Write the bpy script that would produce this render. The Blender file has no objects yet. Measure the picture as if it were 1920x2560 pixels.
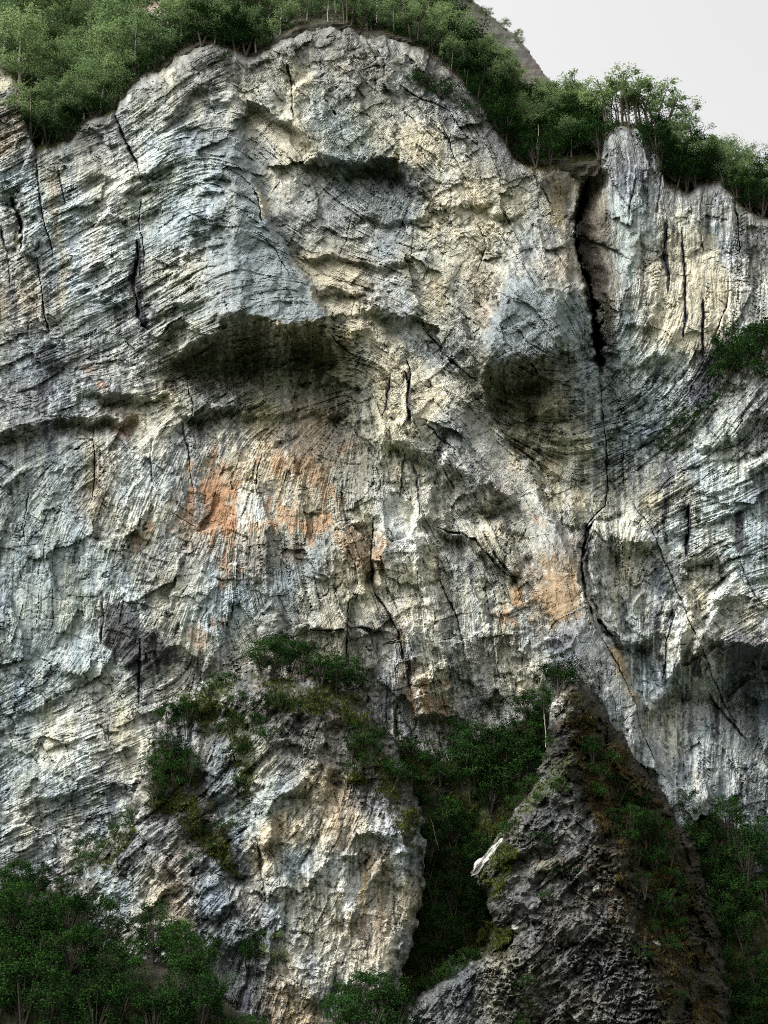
import bpy, math, random
import numpy as np
from mathutils import Vector

# ------------------------------------------------------------------ camera
SC = bpy.context.scene
PITCH = math.radians(24.0)
VFOV = math.radians(38.0)
CAM = np.array((0.0, 0.0, 1.7))
FPX = 1280.0 / math.tan(VFOV / 2)          # focal length in photo pixels (photo is 1920 x 2560)
cd = bpy.data.cameras.new('camera')
cam = bpy.data.objects.new('camera', cd)
SC.collection.objects.link(cam)
cam.location = CAM
cam.rotation_euler = (math.radians(90) + PITCH, 0, 0)
cd.sensor_fit = 'VERTICAL'
cd.angle = VFOV
cd.clip_start = 0.5
cd.clip_end = 8000
SC.camera = cam

# ------------------------------------------------------------------ sky, sun, exposure
SUN_EL = math.radians(52)
SUN_AZ = math.radians(248)                 # compass direction the light comes from, clockwise from +Y
w = bpy.data.worlds.new('World')
SC.world = w
w.use_nodes = True
nt = w.node_tree
for n in list(nt.nodes): nt.nodes.remove(n)
sky = nt.nodes.new('ShaderNodeTexSky')
sky.sky_type = 'NISHITA'
sky.sun_disc = False
sky.sun_elevation = SUN_EL
sky.sun_rotation = SUN_AZ
sky.air_density = 1.0
sky.dust_density = 6.0
sky.ozone_density = 1.0
hs = nt.nodes.new('ShaderNodeHueSaturation')
hs.inputs['Saturation'].default_value = 0.10      # thin even overcast
bg = nt.nodes.new('ShaderNodeBackground')
bg.inputs['Strength'].default_value = 0.15
wo = nt.nodes.new('ShaderNodeOutputWorld')
nt.links.new(sky.outputs[0], hs.inputs['Color'])
wt = nt.nodes.new('ShaderNodeMix'); wt.data_type = 'RGBA'; wt.blend_type = 'MULTIPLY'
wt.inputs[0].default_value = 1.0; wt.inputs[7].default_value = (1.0, 0.985, 0.955, 1)
nt.links.new(hs.outputs[0], wt.inputs[6]); nt.links.new(wt.outputs[2], bg.inputs['Color'])
nt.links.new(bg.outputs[0], wo.inputs['Surface'])
ld = bpy.data.lights.new('sun', 'SUN')
ld.energy = 1.5
ld.angle = math.radians(10)
ld.color = (1.0, 0.975, 0.93)
sun = bpy.data.objects.new('sun', ld)
SC.collection.objects.link(sun)
sdir = Vector((math.sin(SUN_AZ) * math.cos(SUN_EL), math.cos(SUN_AZ) * math.cos(SUN_EL), math.sin(SUN_EL)))
sun.rotation_euler = sdir.to_track_quat('Z', 'Y').to_euler()
sun.location = (0, 0, 400)
vs = SC.view_settings
vs.view_transform = 'Standard'
vs.look = 'None'
vs.exposure = 1.28
vs.gamma = 1.0
vs.use_curve_mapping = False
SC.render.engine = 'CYCLES'
SC.cycles.max_bounces = 4
SC.cycles.diffuse_bounces = 2
SC.cycles.transparent_max_bounces = 4
SC.cycles.use_denoising = False
SC.cycles.filter_width = 1.1

# ------------------------------------------------------------------ numpy helpers
def rnd_lattice(seed, n=256):
    return np.random.default_rng(seed).random((n, n)).astype(np.float32)
_L = {}
def vnoise(x, y, seed):
    if seed not in _L: _L[seed] = rnd_lattice(seed)
    T = _L[seed]
    xi = np.floor(x).astype(np.int32); yi = np.floor(y).astype(np.int32)
    fx = (x - xi).astype(np.float32); fy = (y - yi).astype(np.float32)
    fx = fx * fx * (3 - 2 * fx); fy = fy * fy * (3 - 2 * fy)
    x0 = xi & 255; x1 = (xi + 1) & 255; y0 = yi & 255; y1 = (yi + 1) & 255
    a = T[y0, x0]; b = T[y0, x1]; c = T[y1, x0]; d = T[y1, x1]
    a = a + (b - a) * fx; c = c + (d - c) * fx
    return (a + (c - a) * fy) * 2 - 1
def fbm(x, y, seed, octv=4, gain=0.5):
    s = 0; a = 1; t = 0
    for o in range(octv):
        s = s + a * vnoise(x + 17.3 * o, y - 9.1 * o, seed + o); t += a
        x = x * 2.03; y = y * 2.03; a *= gain
    return s / t * 1.6
def ridged(x, y, seed, octv=4, gain=0.55):
    s = 0; a = 1; t = 0
    for o in range(octv):
        s = s + a * (1 - 2.2 * np.abs(vnoise(x + 11.3 * o, y + 5.7 * o, seed + o))); t += a
        x = x * 2.1; y = y * 2.1; a *= gain
    return s / t
def facets(x, y, seed, tilt=1.0):
    """jittered cells: each a plane of its own tilt; returns (height, edge distance, cell random)"""
    xi = np.floor(x).astype(np.int32); yi = np.floor(y).astype(np.int32)
    J1 = _L.setdefault(('j', seed), rnd_lattice(seed + 7001)); J2 = _L.setdefault(('k', seed), rnd_lattice(seed + 7002))
    J3 = _L.setdefault(('l', seed), rnd_lattice(seed + 7003)); J4 = _L.setdefault(('m', seed), rnd_lattice(seed + 7004))
    f1 = np.full(x.shape, 9, np.float32); f2 = f1.copy(); h = np.zeros(x.shape, np.float32); cr = h.copy()
    for dy in (-1, 0, 1):
        for dx in (-1, 0, 1):
            cx = xi + dx; cy = yi + dy; a = cx & 255; b = cy & 255
            qx = x - (cx + J1[b, a]); qy = y - (cy + J2[b, a])
            d = np.sqrt(qx * qx + qy * qy).astype(np.float32)
            hh = (J3[b, a] * 2 - 1) * qx * tilt + (J4[b, a] * 2 - 1) * qy * tilt + (J1[b, a] - 0.5) * 0.6
            m = d < f1
            f2 = np.where(m, f1, np.minimum(f2, d))
            h = np.where(m, hh, h); cr = np.where(m, J4[b, a], cr); f1 = np.where(m, d, f1)
    return h.astype(np.float32), f2 - f1, cr
def sstep(a, b, x):
    t = np.clip((x - a) / (b - a), 0, 1)
    return t * t * (3 - 2 * t)
def blur(A, r):
    r = int(r)
    if r < 1: return A
    for ax in (0, 1):
        P = np.concatenate([np.repeat(np.take(A, [0], ax), r + 1, ax), A, np.repeat(np.take(A, [-1], ax), r, ax)], ax)
        C = np.cumsum(P, axis=ax, dtype=np.float64)
        n = A.shape[ax]
        A = ((np.take(C, range(2 * r + 1, 2 * r + 1 + n), ax) - np.take(C, range(0, n), ax)) / (2 * r + 1)).astype(np.float32)
    return A
def lic(N, vx, vy, steps, size):
    H, W = N.shape
    gy, gx = np.mgrid[0:H, 0:W].astype(np.float32)
    S = N.copy(); c = 1
    for sg in (1, -1):
        x = gx.copy(); y = gy.copy()
        for k in range(steps):
            xi = np.clip(x.astype(np.int32), 0, W - 1); yi = np.clip(y.astype(np.int32), 0, H - 1)
            x += sg * size * vx[yi, xi]; y += sg * size * vy[yi, xi]
            xi = np.clip(x.astype(np.int32), 0, W - 1); yi = np.clip(y.astype(np.int32), 0, H - 1)
            S += N[yi, xi]
        c += steps
    S /= c
    return (S - S.mean()) / (S.std() + 1e-6)
def polydist(X, Y, pts):
    """signed distance (positive left of travel, i.e. above a line drawn left to right) and 0..1 along"""
    best = np.full(X.shape, 1e9, np.float32); sg = np.zeros(X.shape, np.float32); tt = np.zeros(X.shape, np.float32)
    L = [math.dist(pts[i], pts[i + 1]) for i in range(len(pts) - 1)]; tot = sum(L) or 1; acc = 0
    for i in range(len(pts) - 1):
        ax, ay = pts[i]; bx, by = pts[i + 1]; ux, uy = bx - ax, by - ay; l2 = ux * ux + uy * uy + 1e-6
        t = np.clip(((X - ax) * ux + (Y - ay) * uy) / l2, 0, 1)
        dx = X - (ax + t * ux); dy = Y - (ay + t * uy); d = np.hypot(dx, dy)
        m = d < best
        best = np.where(m, d, best)
        sg = np.where(m, np.where(ux * (Y - ay) - uy * (X - ax) < 0, 1.0, -1.0), sg)
        tt = np.where(m, (acc + t * L[i]) / tot, tt); acc += L[i]
    return best * sg, tt
def inpoly(X, Y, poly):
    ins = np.zeros(X.shape, bool); n = len(poly)
    for i in range(n):
        x1, y1 = poly[i]; x2, y2 = poly[(i + 1) % n]
        if y1 == y2: continue
        c = ((y1 > Y) != (y2 > Y)) & (X < (x2 - x1) * (Y - y1) / (y2 - y1) + x1)
        ins ^= c
    return ins
def line_y(X, pts):
    return np.interp(X, [p[0] for p in pts], [p[1] for p in pts])

# ray geometry: a photo pixel and a distance along +Y give a point of the place
SP, CP = math.sin(PITCH), math.cos(PITCH)
def ray(px, py):
    a = (np.asarray(px, np.float64) - 960) / FPX; b = (1280 - np.asarray(py, np.float64)) / FPX
    return a, CP - b * SP, SP + b * CP
def tanel(px, py):
    a, y, z = ray(px, py)
    return z / y
def place(px, py, Y):
    a, y, z = ray(px, py)
    return np.stack([CAM[0] + a / y * Y, CAM[1] + Y * np.ones_like(a), CAM[2] + z / y * Y], -1)

# ------------------------------------------------------------------ materials
def mat_rock(name, bump=0.4, scale=1.0, rough=0.88):
    m = bpy.data.materials.new(name); m.use_nodes = True; t = m.node_tree
    b = t.nodes['Principled BSDF']; b.inputs['Roughness'].default_value = rough
    b.inputs['Specular IOR Level'].default_value = 0.25
    at = t.nodes.new('ShaderNodeAttribute'); at.attribute_name = 'Col'
    tc = t.nodes.new('ShaderNodeTexCoord')
    n1 = t.nodes.new('ShaderNodeTexNoise'); n1.inputs['Scale'].default_value = 1.3 * scale; n1.inputs['Detail'].default_value = 6; n1.inputs['Roughness'].default_value = 0.7
    n2 = t.nodes.new('ShaderNodeTexNoise'); n2.inputs['Scale'].default_value = 4.5 * scale; n2.inputs['Detail'].default_value = 3
    t.links.new(tc.outputs['Object'], n1.inputs['Vector']); t.links.new(tc.outputs['Object'], n2.inputs['Vector'])
    mr = t.nodes.new('ShaderNodeMapRange'); mr.inputs[1].default_value = 0.3; mr.inputs[2].default_value = 0.7; mr.inputs[3].default_value = 0.55; mr.inputs[4].default_value = 1.42
    t.links.new(n1.outputs['Fac'], mr.inputs[0])
    mx = t.nodes.new('ShaderNodeMix'); mx.data_type = 'RGBA'; mx.blend_type = 'MULTIPLY'; mx.inputs[0].default_value = 1
    t.links.new(at.outputs['Color'], mx.inputs[6]); t.links.new(mr.outputs[0], mx.inputs[7])
    t.links.new(mx.outputs[2], b.inputs['Base Color'])
    bp = t.nodes.new('ShaderNodeBump'); bp.inputs['Strength'].default_value = bump; bp.inputs['Distance'].default_value = 0.35
    t.links.new(n2.outputs['Fac'], bp.inputs['Height']); t.links.new(bp.outputs[0], b.inputs['Normal'])
    return m
def mat_leaf(name, c1, c2, trans=0.3):
    m = bpy.data.materials.new(name); m.use_nodes = True; t = m.node_tree
    for n in list(t.nodes): t.nodes.remove(n)
    o = t.nodes.new('ShaderNodeOutputMaterial')
    oi = t.nodes.new('ShaderNodeObjectInfo'); at = t.nodes.new('ShaderNodeAttribute'); at.attribute_name = 'leafv'
    mm = t.nodes.new('ShaderNodeMath'); mm.operation = 'MULTIPLY_ADD'; mm.inputs[1].default_value = 0.5; mm.inputs[2].default_value = 0.0
    t.links.new(oi.outputs['Random'], mm.inputs[0])
    ma = t.nodes.new('ShaderNodeMath'); ma.operation = 'MULTIPLY_ADD'; ma.inputs[1].default_value = 0.5
    t.links.new(at.outputs['Fac'], ma.inputs[0]); t.links.new(mm.outputs[0], ma.inputs[2])
    mx = t.nodes.new('ShaderNodeMix'); mx.data_type = 'RGBA'
    mx.inputs[6].default_value = (*c1, 1); mx.inputs[7].default_value = (*c2, 1)
    t.links.new(ma.outputs[0], mx.inputs[0])
    d = t.nodes.new('ShaderNodeBsdfDiffuse'); tr = t.nodes.new('ShaderNodeBsdfTranslucent'); ms = t.nodes.new('ShaderNodeMixShader')
    ms.inputs[0].default_value = trans
    t.links.new(mx.outputs[2], d.inputs['Color']); t.links.new(mx.outputs[2], tr.inputs['Color'])
    t.links.new(d.outputs[0], ms.inputs[1]); t.links.new(tr.outputs[0], ms.inputs[2]); t.links.new(ms.outputs[0], o.inputs['Surface'])
    return m
def mat_plain(name, col, rough=0.9, noise=6.0):
    m = bpy.data.materials.new(name); m.use_nodes = True; t = m.node_tree
    b = t.nodes['Principled BSDF']; b.inputs['Roughness'].default_value = rough; b.inputs['Specular IOR Level'].default_value = 0.2
    tc = t.nodes.new('ShaderNodeTexCoord'); n = t.nodes.new('ShaderNodeTexNoise'); n.inputs['Scale'].default_value = noise; n.inputs['Detail'].default_value = 5
    r = t.nodes.new('ShaderNodeMix'); r.data_type = 'RGBA'
    r.inputs[6].default_value = (*[c * 0.5 for c in col], 1); r.inputs[7].default_value = (*[c * 1.5 for c in col], 1)
    t.links.new(tc.outputs['Object'], n.inputs['Vector']); t.links.new(n.outputs['Fac'], r.inputs[0]); t.links.new(r.outputs[2], b.inputs['Base Color'])
    return m

COL = SC.collection
def link(o, parent=None):
    COL.objects.link(o)
    if parent is not None: o.parent = parent
    return o
def tag(o, label=None, cat=None, group=None, kind=None):
    if label: o['label'] = label
    if cat: o['category'] = cat
    if group: o['group'] = group
    if kind: o['kind'] = kind
    return o
def mesh_np(name, V, F, mat, smooth=True, col=None, leafv=None):
    me = bpy.data.meshes.new(name)
    n = F.shape[1]
    me.vertices.add(len(V)); me.vertices.foreach_set('co', np.ascontiguousarray(V, np.float32).ravel())
    me.loops.add(F.size); me.loops.foreach_set('vertex_index', np.ascontiguousarray(F, np.int32).ravel())
    me.polygons.add(len(F)); me.polygons.foreach_set('loop_start', np.arange(0, F.size, n, dtype=np.int32))
    me.polygons.foreach_set('use_smooth', np.full(len(F), smooth, bool))
    if col is not None:
        a = me.color_attributes.new('Col', 'FLOAT_COLOR', 'POINT')
        c4 = np.ones((len(V), 4), np.float32); c4[:, :3] = col
        a.data.foreach_set('color', c4.ravel())
    if leafv is not None:
        a = me.attributes.new('leafv', 'FLOAT', 'POINT'); a.data.foreach_set('value', np.ascontiguousarray(leafv, np.float32))
    me.update(calc_edges=True)
    me.materials.append(mat)
    return me

# ------------------------------------------------------------------ a rock sheet: grid over the face, relief in metres
STEP = 2.4
class Sheet:
    def __init__(s, x0, x1, y0, y1, step=STEP, seed=1):
        s.x0, s.y0, s.step, s.seed = x0, y0, step, seed
        s.nx = int((x1 - x0) / step) + 1; s.ny = int((y1 - y0) / step) + 1
        s.Y, s.X = np.meshgrid(y0 + step * np.arange(s.ny, dtype=np.float32), x0 + step * np.arange(s.nx, dtype=np.float32), indexing='ij')
        # natural wander of every drawn line
        X, Y = s.X, s.Y
        s.WX = X + 9 * fbm(X / 70, Y / 70, seed + 20, 2) + 4.5 * fbm(X / 17, Y / 17, seed + 24, 2)
        s.WY = Y + 9 * fbm(X / 70, Y / 70, seed + 28, 2) + 4.5 * fbm(X / 17, Y / 17, seed + 32, 2)
        s.R = np.zeros(X.shape, np.float32)         # relief towards the valley
        s.C = np.zeros(X.shape + (3,), np.float32)
        s.crackm = np.zeros(X.shape, np.float32)
        s.T = np.ones(X.shape + (3,), np.float32)
    def box(s, pts, m):
        xs = [p[0] for p in pts]; ys = [p[1] for p in pts]
        i0 = max(0, int((min(xs) - m - s.x0) / s.step)); i1 = min(s.nx, int((max(xs) + m - s.x0) / s.step) + 1)
        j0 = max(0, int((min(ys) - m - s.y0) / s.step)); j1 = min(s.ny, int((max(ys) + m - s.y0) / s.step) + 1)
        if i1 <= i0 or j1 <= j0: return None
        return slice(j0, j1), slice(i0, i1)
    def field(s, ctrl, nch, bgw=0.02, sig=90):
        """normalised blend of control points (x, y, values..., [sigma]) -> arrays"""
        q = 5
        Yq, Xq = s.Y[::q, ::q], s.X[::q, ::q]
        num = np.zeros(Xq.shape + (nch,), np.float32); den = np.full(Xq.shape, bgw, np.float32)
        for c in ctrl:
            sg = c[2 + nch] if len(c) > 2 + nch else sig
            ww = np.exp(-((Xq - c[0]) ** 2 + (Yq - c[1]) ** 2) / (2 * sg * sg))
            den += ww
            for k in range(nch): num[..., k] += ww * c[2 + k]
        out = num / den[..., None]
        # sample at the wandered place
        gx = np.clip((s.WX - s.x0) / s.step / q, 0, out.shape[1] - 1.001); gy = np.clip((s.WY - s.y0) / s.step / q, 0, out.shape[0] - 1.001)
        xi = gx.astype(int); yi = gy.astype(int); fx = (gx - xi)[..., None]; fy = (gy - yi)[..., None]
        return (out[yi, xi] * (1 - fx) + out[yi, xi + 1] * fx) * (1 - fy) + (out[yi + 1, xi] * (1 - fx) + out[yi + 1, xi + 1] * fx) * fy
    def roof(s, pts, A, w=20, La=60, Lb=60, split=0.5, taper=0.12):
        b = s.box(pts, max(La, Lb + w) * 3)
        if b is None: return
        d, t = polydist(s.WX[b], s.WY[b], pts)
        up = A * split; dn = -A * (1 - split)
        tp = np.clip(np.minimum(t, 1 - t) / max(taper, 1e-3), 0, 1); tp = tp * tp * (3 - 2 * tp)
        ww = w * (0.45 + 0.55 * tp)
        k = np.clip(-d / ww, 0, 1)
        f = np.where(d >= 0, up * np.exp(-np.maximum(d, 0) / La), np.where(d > -ww, up + (dn - up) * k, dn * np.exp(-np.maximum(-d - ww, 0) / Lb)))
        # beyond the ends fade out
        ex = np.minimum(np.hypot(s.WX[b] - pts[0][0], s.WY[b] - pts[0][1]), np.hypot(s.WX[b] - pts[-1][0], s.WY[b] - pts[-1][1]))
        end = (t <= 0.001) | (t >= 0.999)
        tp = np.where(end, 0, tp)
        s.R[b] += (f * tp).astype(np.float32)
    def crack(s, pts, width=6, depth=2.0, taper=0.15, vary=0.6):
        if depth < 6: width *= 0.5; depth *= 0.85
        b = s.box(pts, width * 4 + 50)
        if b is None: return
        d, t = polydist(s.X[b] + 0.45 * (s.WX[b] - s.X[b]), s.Y[b] + 0.45 * (s.WY[b] - s.Y[b]), pts)
        tp = np.clip(np.minimum(t, 1 - t) / max(taper, 1e-3), 0, 1)
        ww = width * (0.3 + 0.7 * tp) * np.clip(0.85 + vary * 1.5 * fbm(s.X[b] / 21, s.Y[b] / 21, s.seed + 55, 3), 0.12, 2)
        g = np.exp(-(d / np.maximum(ww, 1.2)) ** 4) * np.where((t <= 0.001) | (t >= 0.999), 0, 1)
        # one lip stands proud of the other
        s.R[b] += (0.32 * min(depth, 3) * np.tanh(d / 2.5) * np.exp(-np.abs(d) / 22) * tp * np.where((t <= 0.001) | (t >= 0.999), 0, 1)).astype(np.float32)
        s.R[b] -= (depth * g * (0.3 + 0.7 * tp)).astype(np.float32)
        s.crackm[b] = np.maximum(s.crackm[b], g)
    def ridge(s, pts, height, wl, wr, taper=0.15):
        b = s.box(pts, max(wl, wr) * 3)
        d, t = polydist(s.WX[b], s.WY[b], pts)
        tp = np.clip(np.minimum(t, 1 - t) / taper, 0, 1)
        f = np.where(d > 0, np.exp(-d / wl), np.exp(d / wr))
        s.R[b] += (height * f * tp).astype(np.float32)
    def flow(s, ctrl):
        A = [(c[0], c[1], math.cos(2 * math.radians(c[2])), math.sin(2 * math.radians(c[2]))) + tuple(c[3:]) for c in ctrl]
        f = s.field(A, 2, bgw=1e-4, sig=150)
        a = 0.5 * np.arctan2(f[..., 1], f[..., 0]) + 0.22 * fbm(s.X / 120, s.Y / 120, s.seed + 60, 3)
        return np.cos(a), np.sin(a)
    def strata(s, vx, vy, amp=(0.35, 0.28), steps=(11, 14)):
        g = np.random.default_rng(s.seed + 3)
        n0 = g.standard_normal(s.X.shape).astype(np.float32)
        fine = lic(n0, vx, vy, steps[0], 1.0)
        n1 = blur(g.standard_normal(s.X.shape).astype(np.float32), 2)
        co = lic(n1, vx, vy, steps[1], 2.2)
        n2 = blur(blur(g.standard_normal(s.X.shape).astype(np.float32), 5), 4)
        big = lic(n2, vx, vy, steps[1], 5.0)
        s.fine, s.co, s.big = fine, co, big
        mod = 0.6 + 0.5 * fbm(s.X / 60, s.Y / 60, s.seed + 66, 4)
        s.rough = np.clip(mod, 0.08, 1.4) * s.T[..., 0]
        s.R += s.rough * (amp[0] * 0.75 * np.tanh(co * 2.2) + amp[1] * 0.5 * fine) + amp[0] * 1.3 * np.tanh(big * 2.0) * (0.25 * s.T[..., 0] + 0.75 * s.rough)
        # joints: along the bands and, shorter, across them
        n3 = blur(blur(g.standard_normal(s.X.shape).astype(np.float32), 4), 3)
        ja = lic(n3, vx, vy, 20, 4.0)
        n4 = blur(blur(g.standard_normal(s.X.shape).astype(np.float32), 4), 4)
        jb = lic(n4, -vy, vx, 8, 3.0)
        ma = sstep(-0.1, 0.3, fbm(s.X / 60, s.Y / 60, s.seed + 70, 3) + 0.12)
        mb = sstep(-0.05, 0.35, fbm(s.X / 45, s.Y / 45, s.seed + 74, 3) + 0.08)
        ka = np.exp(-(ja / 0.05) ** 2) * ma; kb = np.exp(-(jb / 0.035) ** 2) * mb
        s.joint = np.maximum(ka, 0.8 * kb)
        s.R -= 1.0 * s.joint * (0.45 + 0.55 * s.T[..., 1])
        # blocks stand proud or sunk between the joints
        s.R += (0.40 * np.sign(ja) * np.minimum(np.abs(ja) * 5, 1) * ma + 0.32 * np.sign(jb) * np.minimum(np.abs(jb) * 5, 1) * mb) * s.T[..., 1]
    def angular(s, cell, k, vx, vy, st=1.6, seed=0, lim=1.3, tilt=0.012, br=3):
        """break the relief into flat-faced blocks drawn out along the bands"""
        x = s.WX / cell; y = s.WY / cell
        xi = np.floor(x).astype(np.int32); yi = np.floor(y).astype(np.int32)
        g = np.random.default_rng(s.seed * 7 + seed); J = g.random((4, 256, 256)).astype(np.float32)
        f1 = np.full(x.shape, 99, np.float32); CX = np.zeros(x.shape, np.float32); CY = CX.copy(); TX = CX.copy(); TY = CX.copy()
        vx = vx.astype(np.float32); vy = vy.astype(np.float32)
        for dy in (-2, -1, 0, 1, 2):
            for dx in (-2, -1, 0, 1, 2):
                if abs(dx) + abs(dy) == 4: continue
                a = (xi + dx) & 255; b = (yi + dy) & 255
                cx = xi + dx + J[0][b, a]; cy = yi + dy + J[1][b, a]
                qx = x - cx; qy = y - cy
                d = ((qx * vx + qy * vy) / st) ** 2 + ((qy * vx - qx * vy) * st) ** 2
                m = d < f1
                f1 = np.where(m, d, f1); CX = np.where(m, cx, CX); CY = np.where(m, cy, CY); TX = np.where(m, J[2][b, a], TX); TY = np.where(m, J[3][b, a], TY)
        Rb = blur(s.R, br)
        gy, gx = np.gradient(Rb, s.step)
        gm = np.hypot(gx, gy); sc = np.minimum(1, 0.10 / (gm + 1e-6)); gx = gx * sc; gy = gy * sc
        ci = np.clip(((CX * cell - s.x0) / s.step).astype(int), 0, s.nx - 1); cj = np.clip(((CY * cell - s.y0) / s.step).astype(int), 0, s.ny - 1)
        N = Rb[cj, ci] + (gx[cj, ci] + (TX - .5) * 2 * tilt) * (s.WX - CX * cell) + (gy[cj, ci] + (TY - .5) * 2 * tilt) * (s.WY - CY * cell)
        s.R = (s.R + k * lim * np.tanh((N - s.R) / lim)).astype(np.float32)
        s.blockr = TX
    def broken(s, amp=0.7, cell=46, amp2=0.3, cell2=17, crackd=0.6):
        X, Y, sd = s.WX, s.WY, s.seed
        h, e, c = facets(X / cell, Y / (cell * 0.8), sd + 101, 1.2)
        h2, e2, c2 = facets(X / cell2 + 0.2 * h, Y / (cell2 * 0.75), sd + 131, 1.2)
        m = np.clip(0.35 + 0.9 * fbm(s.X / 140, s.Y / 140, sd + 88, 3), 0, 1.2)
        m2 = np.clip(0.4 + 0.9 * fbm(s.X / 80, s.Y / 80, sd + 92, 3), 0, 1.2)
        T = s.T[..., 1]
        s.R += T * (amp * h * (0.35 + 0.65 * m) + amp2 * h2 * m2)
        k = np.exp(-(e / 0.05) ** 2) * np.clip(m * 1.4 - 0.75, 0, 1)
        s.R -= crackd * k * T
        h3, e3, c3 = facets(X / 8.5 + 0.1 * h, Y / 7.5, sd + 161, 1.2)
        s.R += 0.08 * h3 * (0.4 + 0.6 * m2) * (0.35 + 0.65 * T)
        s.cellr = c; s.cellr2 = c2
        s.R += 0.16 * ridged(s.X / 34, s.Y / 34, sd + 140, 4) * T + 0.3 * fbm(s.X / 150, s.Y / 150, sd + 150, 3)
    def tint(s, poly, col, k=1.0, soft=10, nz=0.5, scale=(30, 30)):
        b = s.box(poly, soft * 4 + 10)
        if b is None: return
        X, Y = s.WX[b], s.WY[b]
        d, _ = polydist(X, Y, poly + [poly[0]])
        ins = np.where(inpoly(X, Y, poly), np.abs(d), -np.abs(d))
        n = fbm(s.X[b] / scale[0], s.Y[b] / scale[1], s.seed + 170, 5, 0.62)
        m = sstep(-0.5, 0.5, ins / soft + nz * 2.6 * n) * k
        m = m[..., None]
        s.C[b] = s.C[b] * (1 - m) + np.array(col, np.float32) * (0.62 if max(col) > 0.16 else 1) * m
    def streak(s, pts, width, col, k=1.0, nz=0.6, taper=0.2):
        b = s.box(pts, width * 3 + 6)
        if b is None: return
        d, t = polydist(s.X[b] + 0.5 * (s.WX[b] - s.X[b]), s.Y[b], pts)
        tp = np.clip(np.minimum(t, 1 - t) / taper, 0, 1)
        n = fbm(s.X[b] / 5, s.Y[b] / 70, s.seed + 180, 4, 0.6) + 0.5 * fbm(s.X[b] / 9, s.Y[b] / 9, s.seed + 184, 3)
        m = sstep(-0.35, 0.35, 1 - np.abs(d) / (width * (0.3 + 0.7 * tp)) + nz * n) * k * np.where((t <= 0.001) | (t >= 0.999), 0, np.clip(tp * 3, 0, 1))
        m = m[..., None]
        s.C[b] = s.C[b] * (1 - m) + np.array(col, np.float32) * (0.62 if max(col) > 0.16 else 1) * m
    def depth(s, base):
        s.D = base - s.R
        return s.D
    def at(s, px, py):
        i = int(np.clip((px - s.x0) / s.step, 0, s.nx - 1)); j = int(np.clip((py - s.y0) / s.step, 0, s.ny - 1))
        return float(s.D[j, i])
    def build(s, name, mask, mat, only=None):
        V = place(s.X, s.Y, s.D).reshape(-1, 3)
        m = mask[:-1, :-1] & mask[1:, :-1] & mask[:-1, 1:] & mask[1:, 1:]
        if only is not None: m &= only[:-1, :-1]
        idx = np.arange(s.nx * s.ny).reshape(s.ny, s.nx)
        F = np.stack([idx[1:, :-1][m], idx[1:, 1:][m], idx[:-1, 1:][m], idx[:-1, :-1][m]], -1)
        used = np.zeros(len(V), bool); used[F.ravel()] = True
        re = np.cumsum(used) - 1
        me = mesh_np(name, V[used], re[F], mat, False, np.clip(s.C.reshape(-1, 3)[used], 0.004, 0.8))
        return link(bpy.data.objects.new(name, me))

# ================================================================== THE CLIFF
BEIGE = (0.45, 0.43, 0.32); PALE = (0.57, 0.57, 0.48); BLUE = (0.29, 0.355, 0.355); BLUE2 = (0.39, 0.465, 0.46); GREY = (0.32, 0.335, 0.31)
DARK = (0.17, 0.17, 0.17); OLIVE = (0.20, 0.19, 0.11); ORANGE = (0.38, 0.22, 0.12); OCHRE = (0.46, 0.36, 0.19); CREAM = (0.62, 0.57, 0.42)
BLACK = (0.018, 0.018, 0.024); INK = (0.06, 0.065, 0.085); BROWN = (0.15, 0.10, 0.055); WHITE = (0.68, 0.69, 0.68); PURP = (0.20, 0.205, 0.205)
TAN = (0.38, 0.31, 0.22); STEEL = (0.235, 0.28, 0.29)
RIM = [(-160, 175), (0, 188), (30, 205), (55, 245), (68, 300), (90, 365), (150, 350), (220, 290), (290, 272), (300, 240), (340, 195), (400, 168), (450, 132), (500, 103),
       (530, 97), (590, 112), (620, 132), (670, 112), (690, 97), (740, 66), (790, 55), (830, 48), (870, 56), (905, 76), (960, 76), (1010, 92), (1060, 116), (1100, 142),
       (1140, 180), (1180, 225), (1220, 280), (1240, 310), (1280, 380), (1300, 402), (1340, 420), (1420, 402), (1490, 398), (1503, 380), (1512, 332), (1530, 309), (1590, 306),
       (1640, 322), (1650, 360), (1662, 440), (1690, 462), (1730, 468), (1750, 452), (1800, 446), (1820, 470), (1850, 500), (1880, 520), (1920, 540), (2080, 560)]
S = Sheet(-150, 2070, 30, 2300, STEP, seed=11)
X, Y = S.X, S.Y
base = 250.0 / (1 - 0.15 * np.clip(tanel(X, Y), 0, 2))
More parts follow.
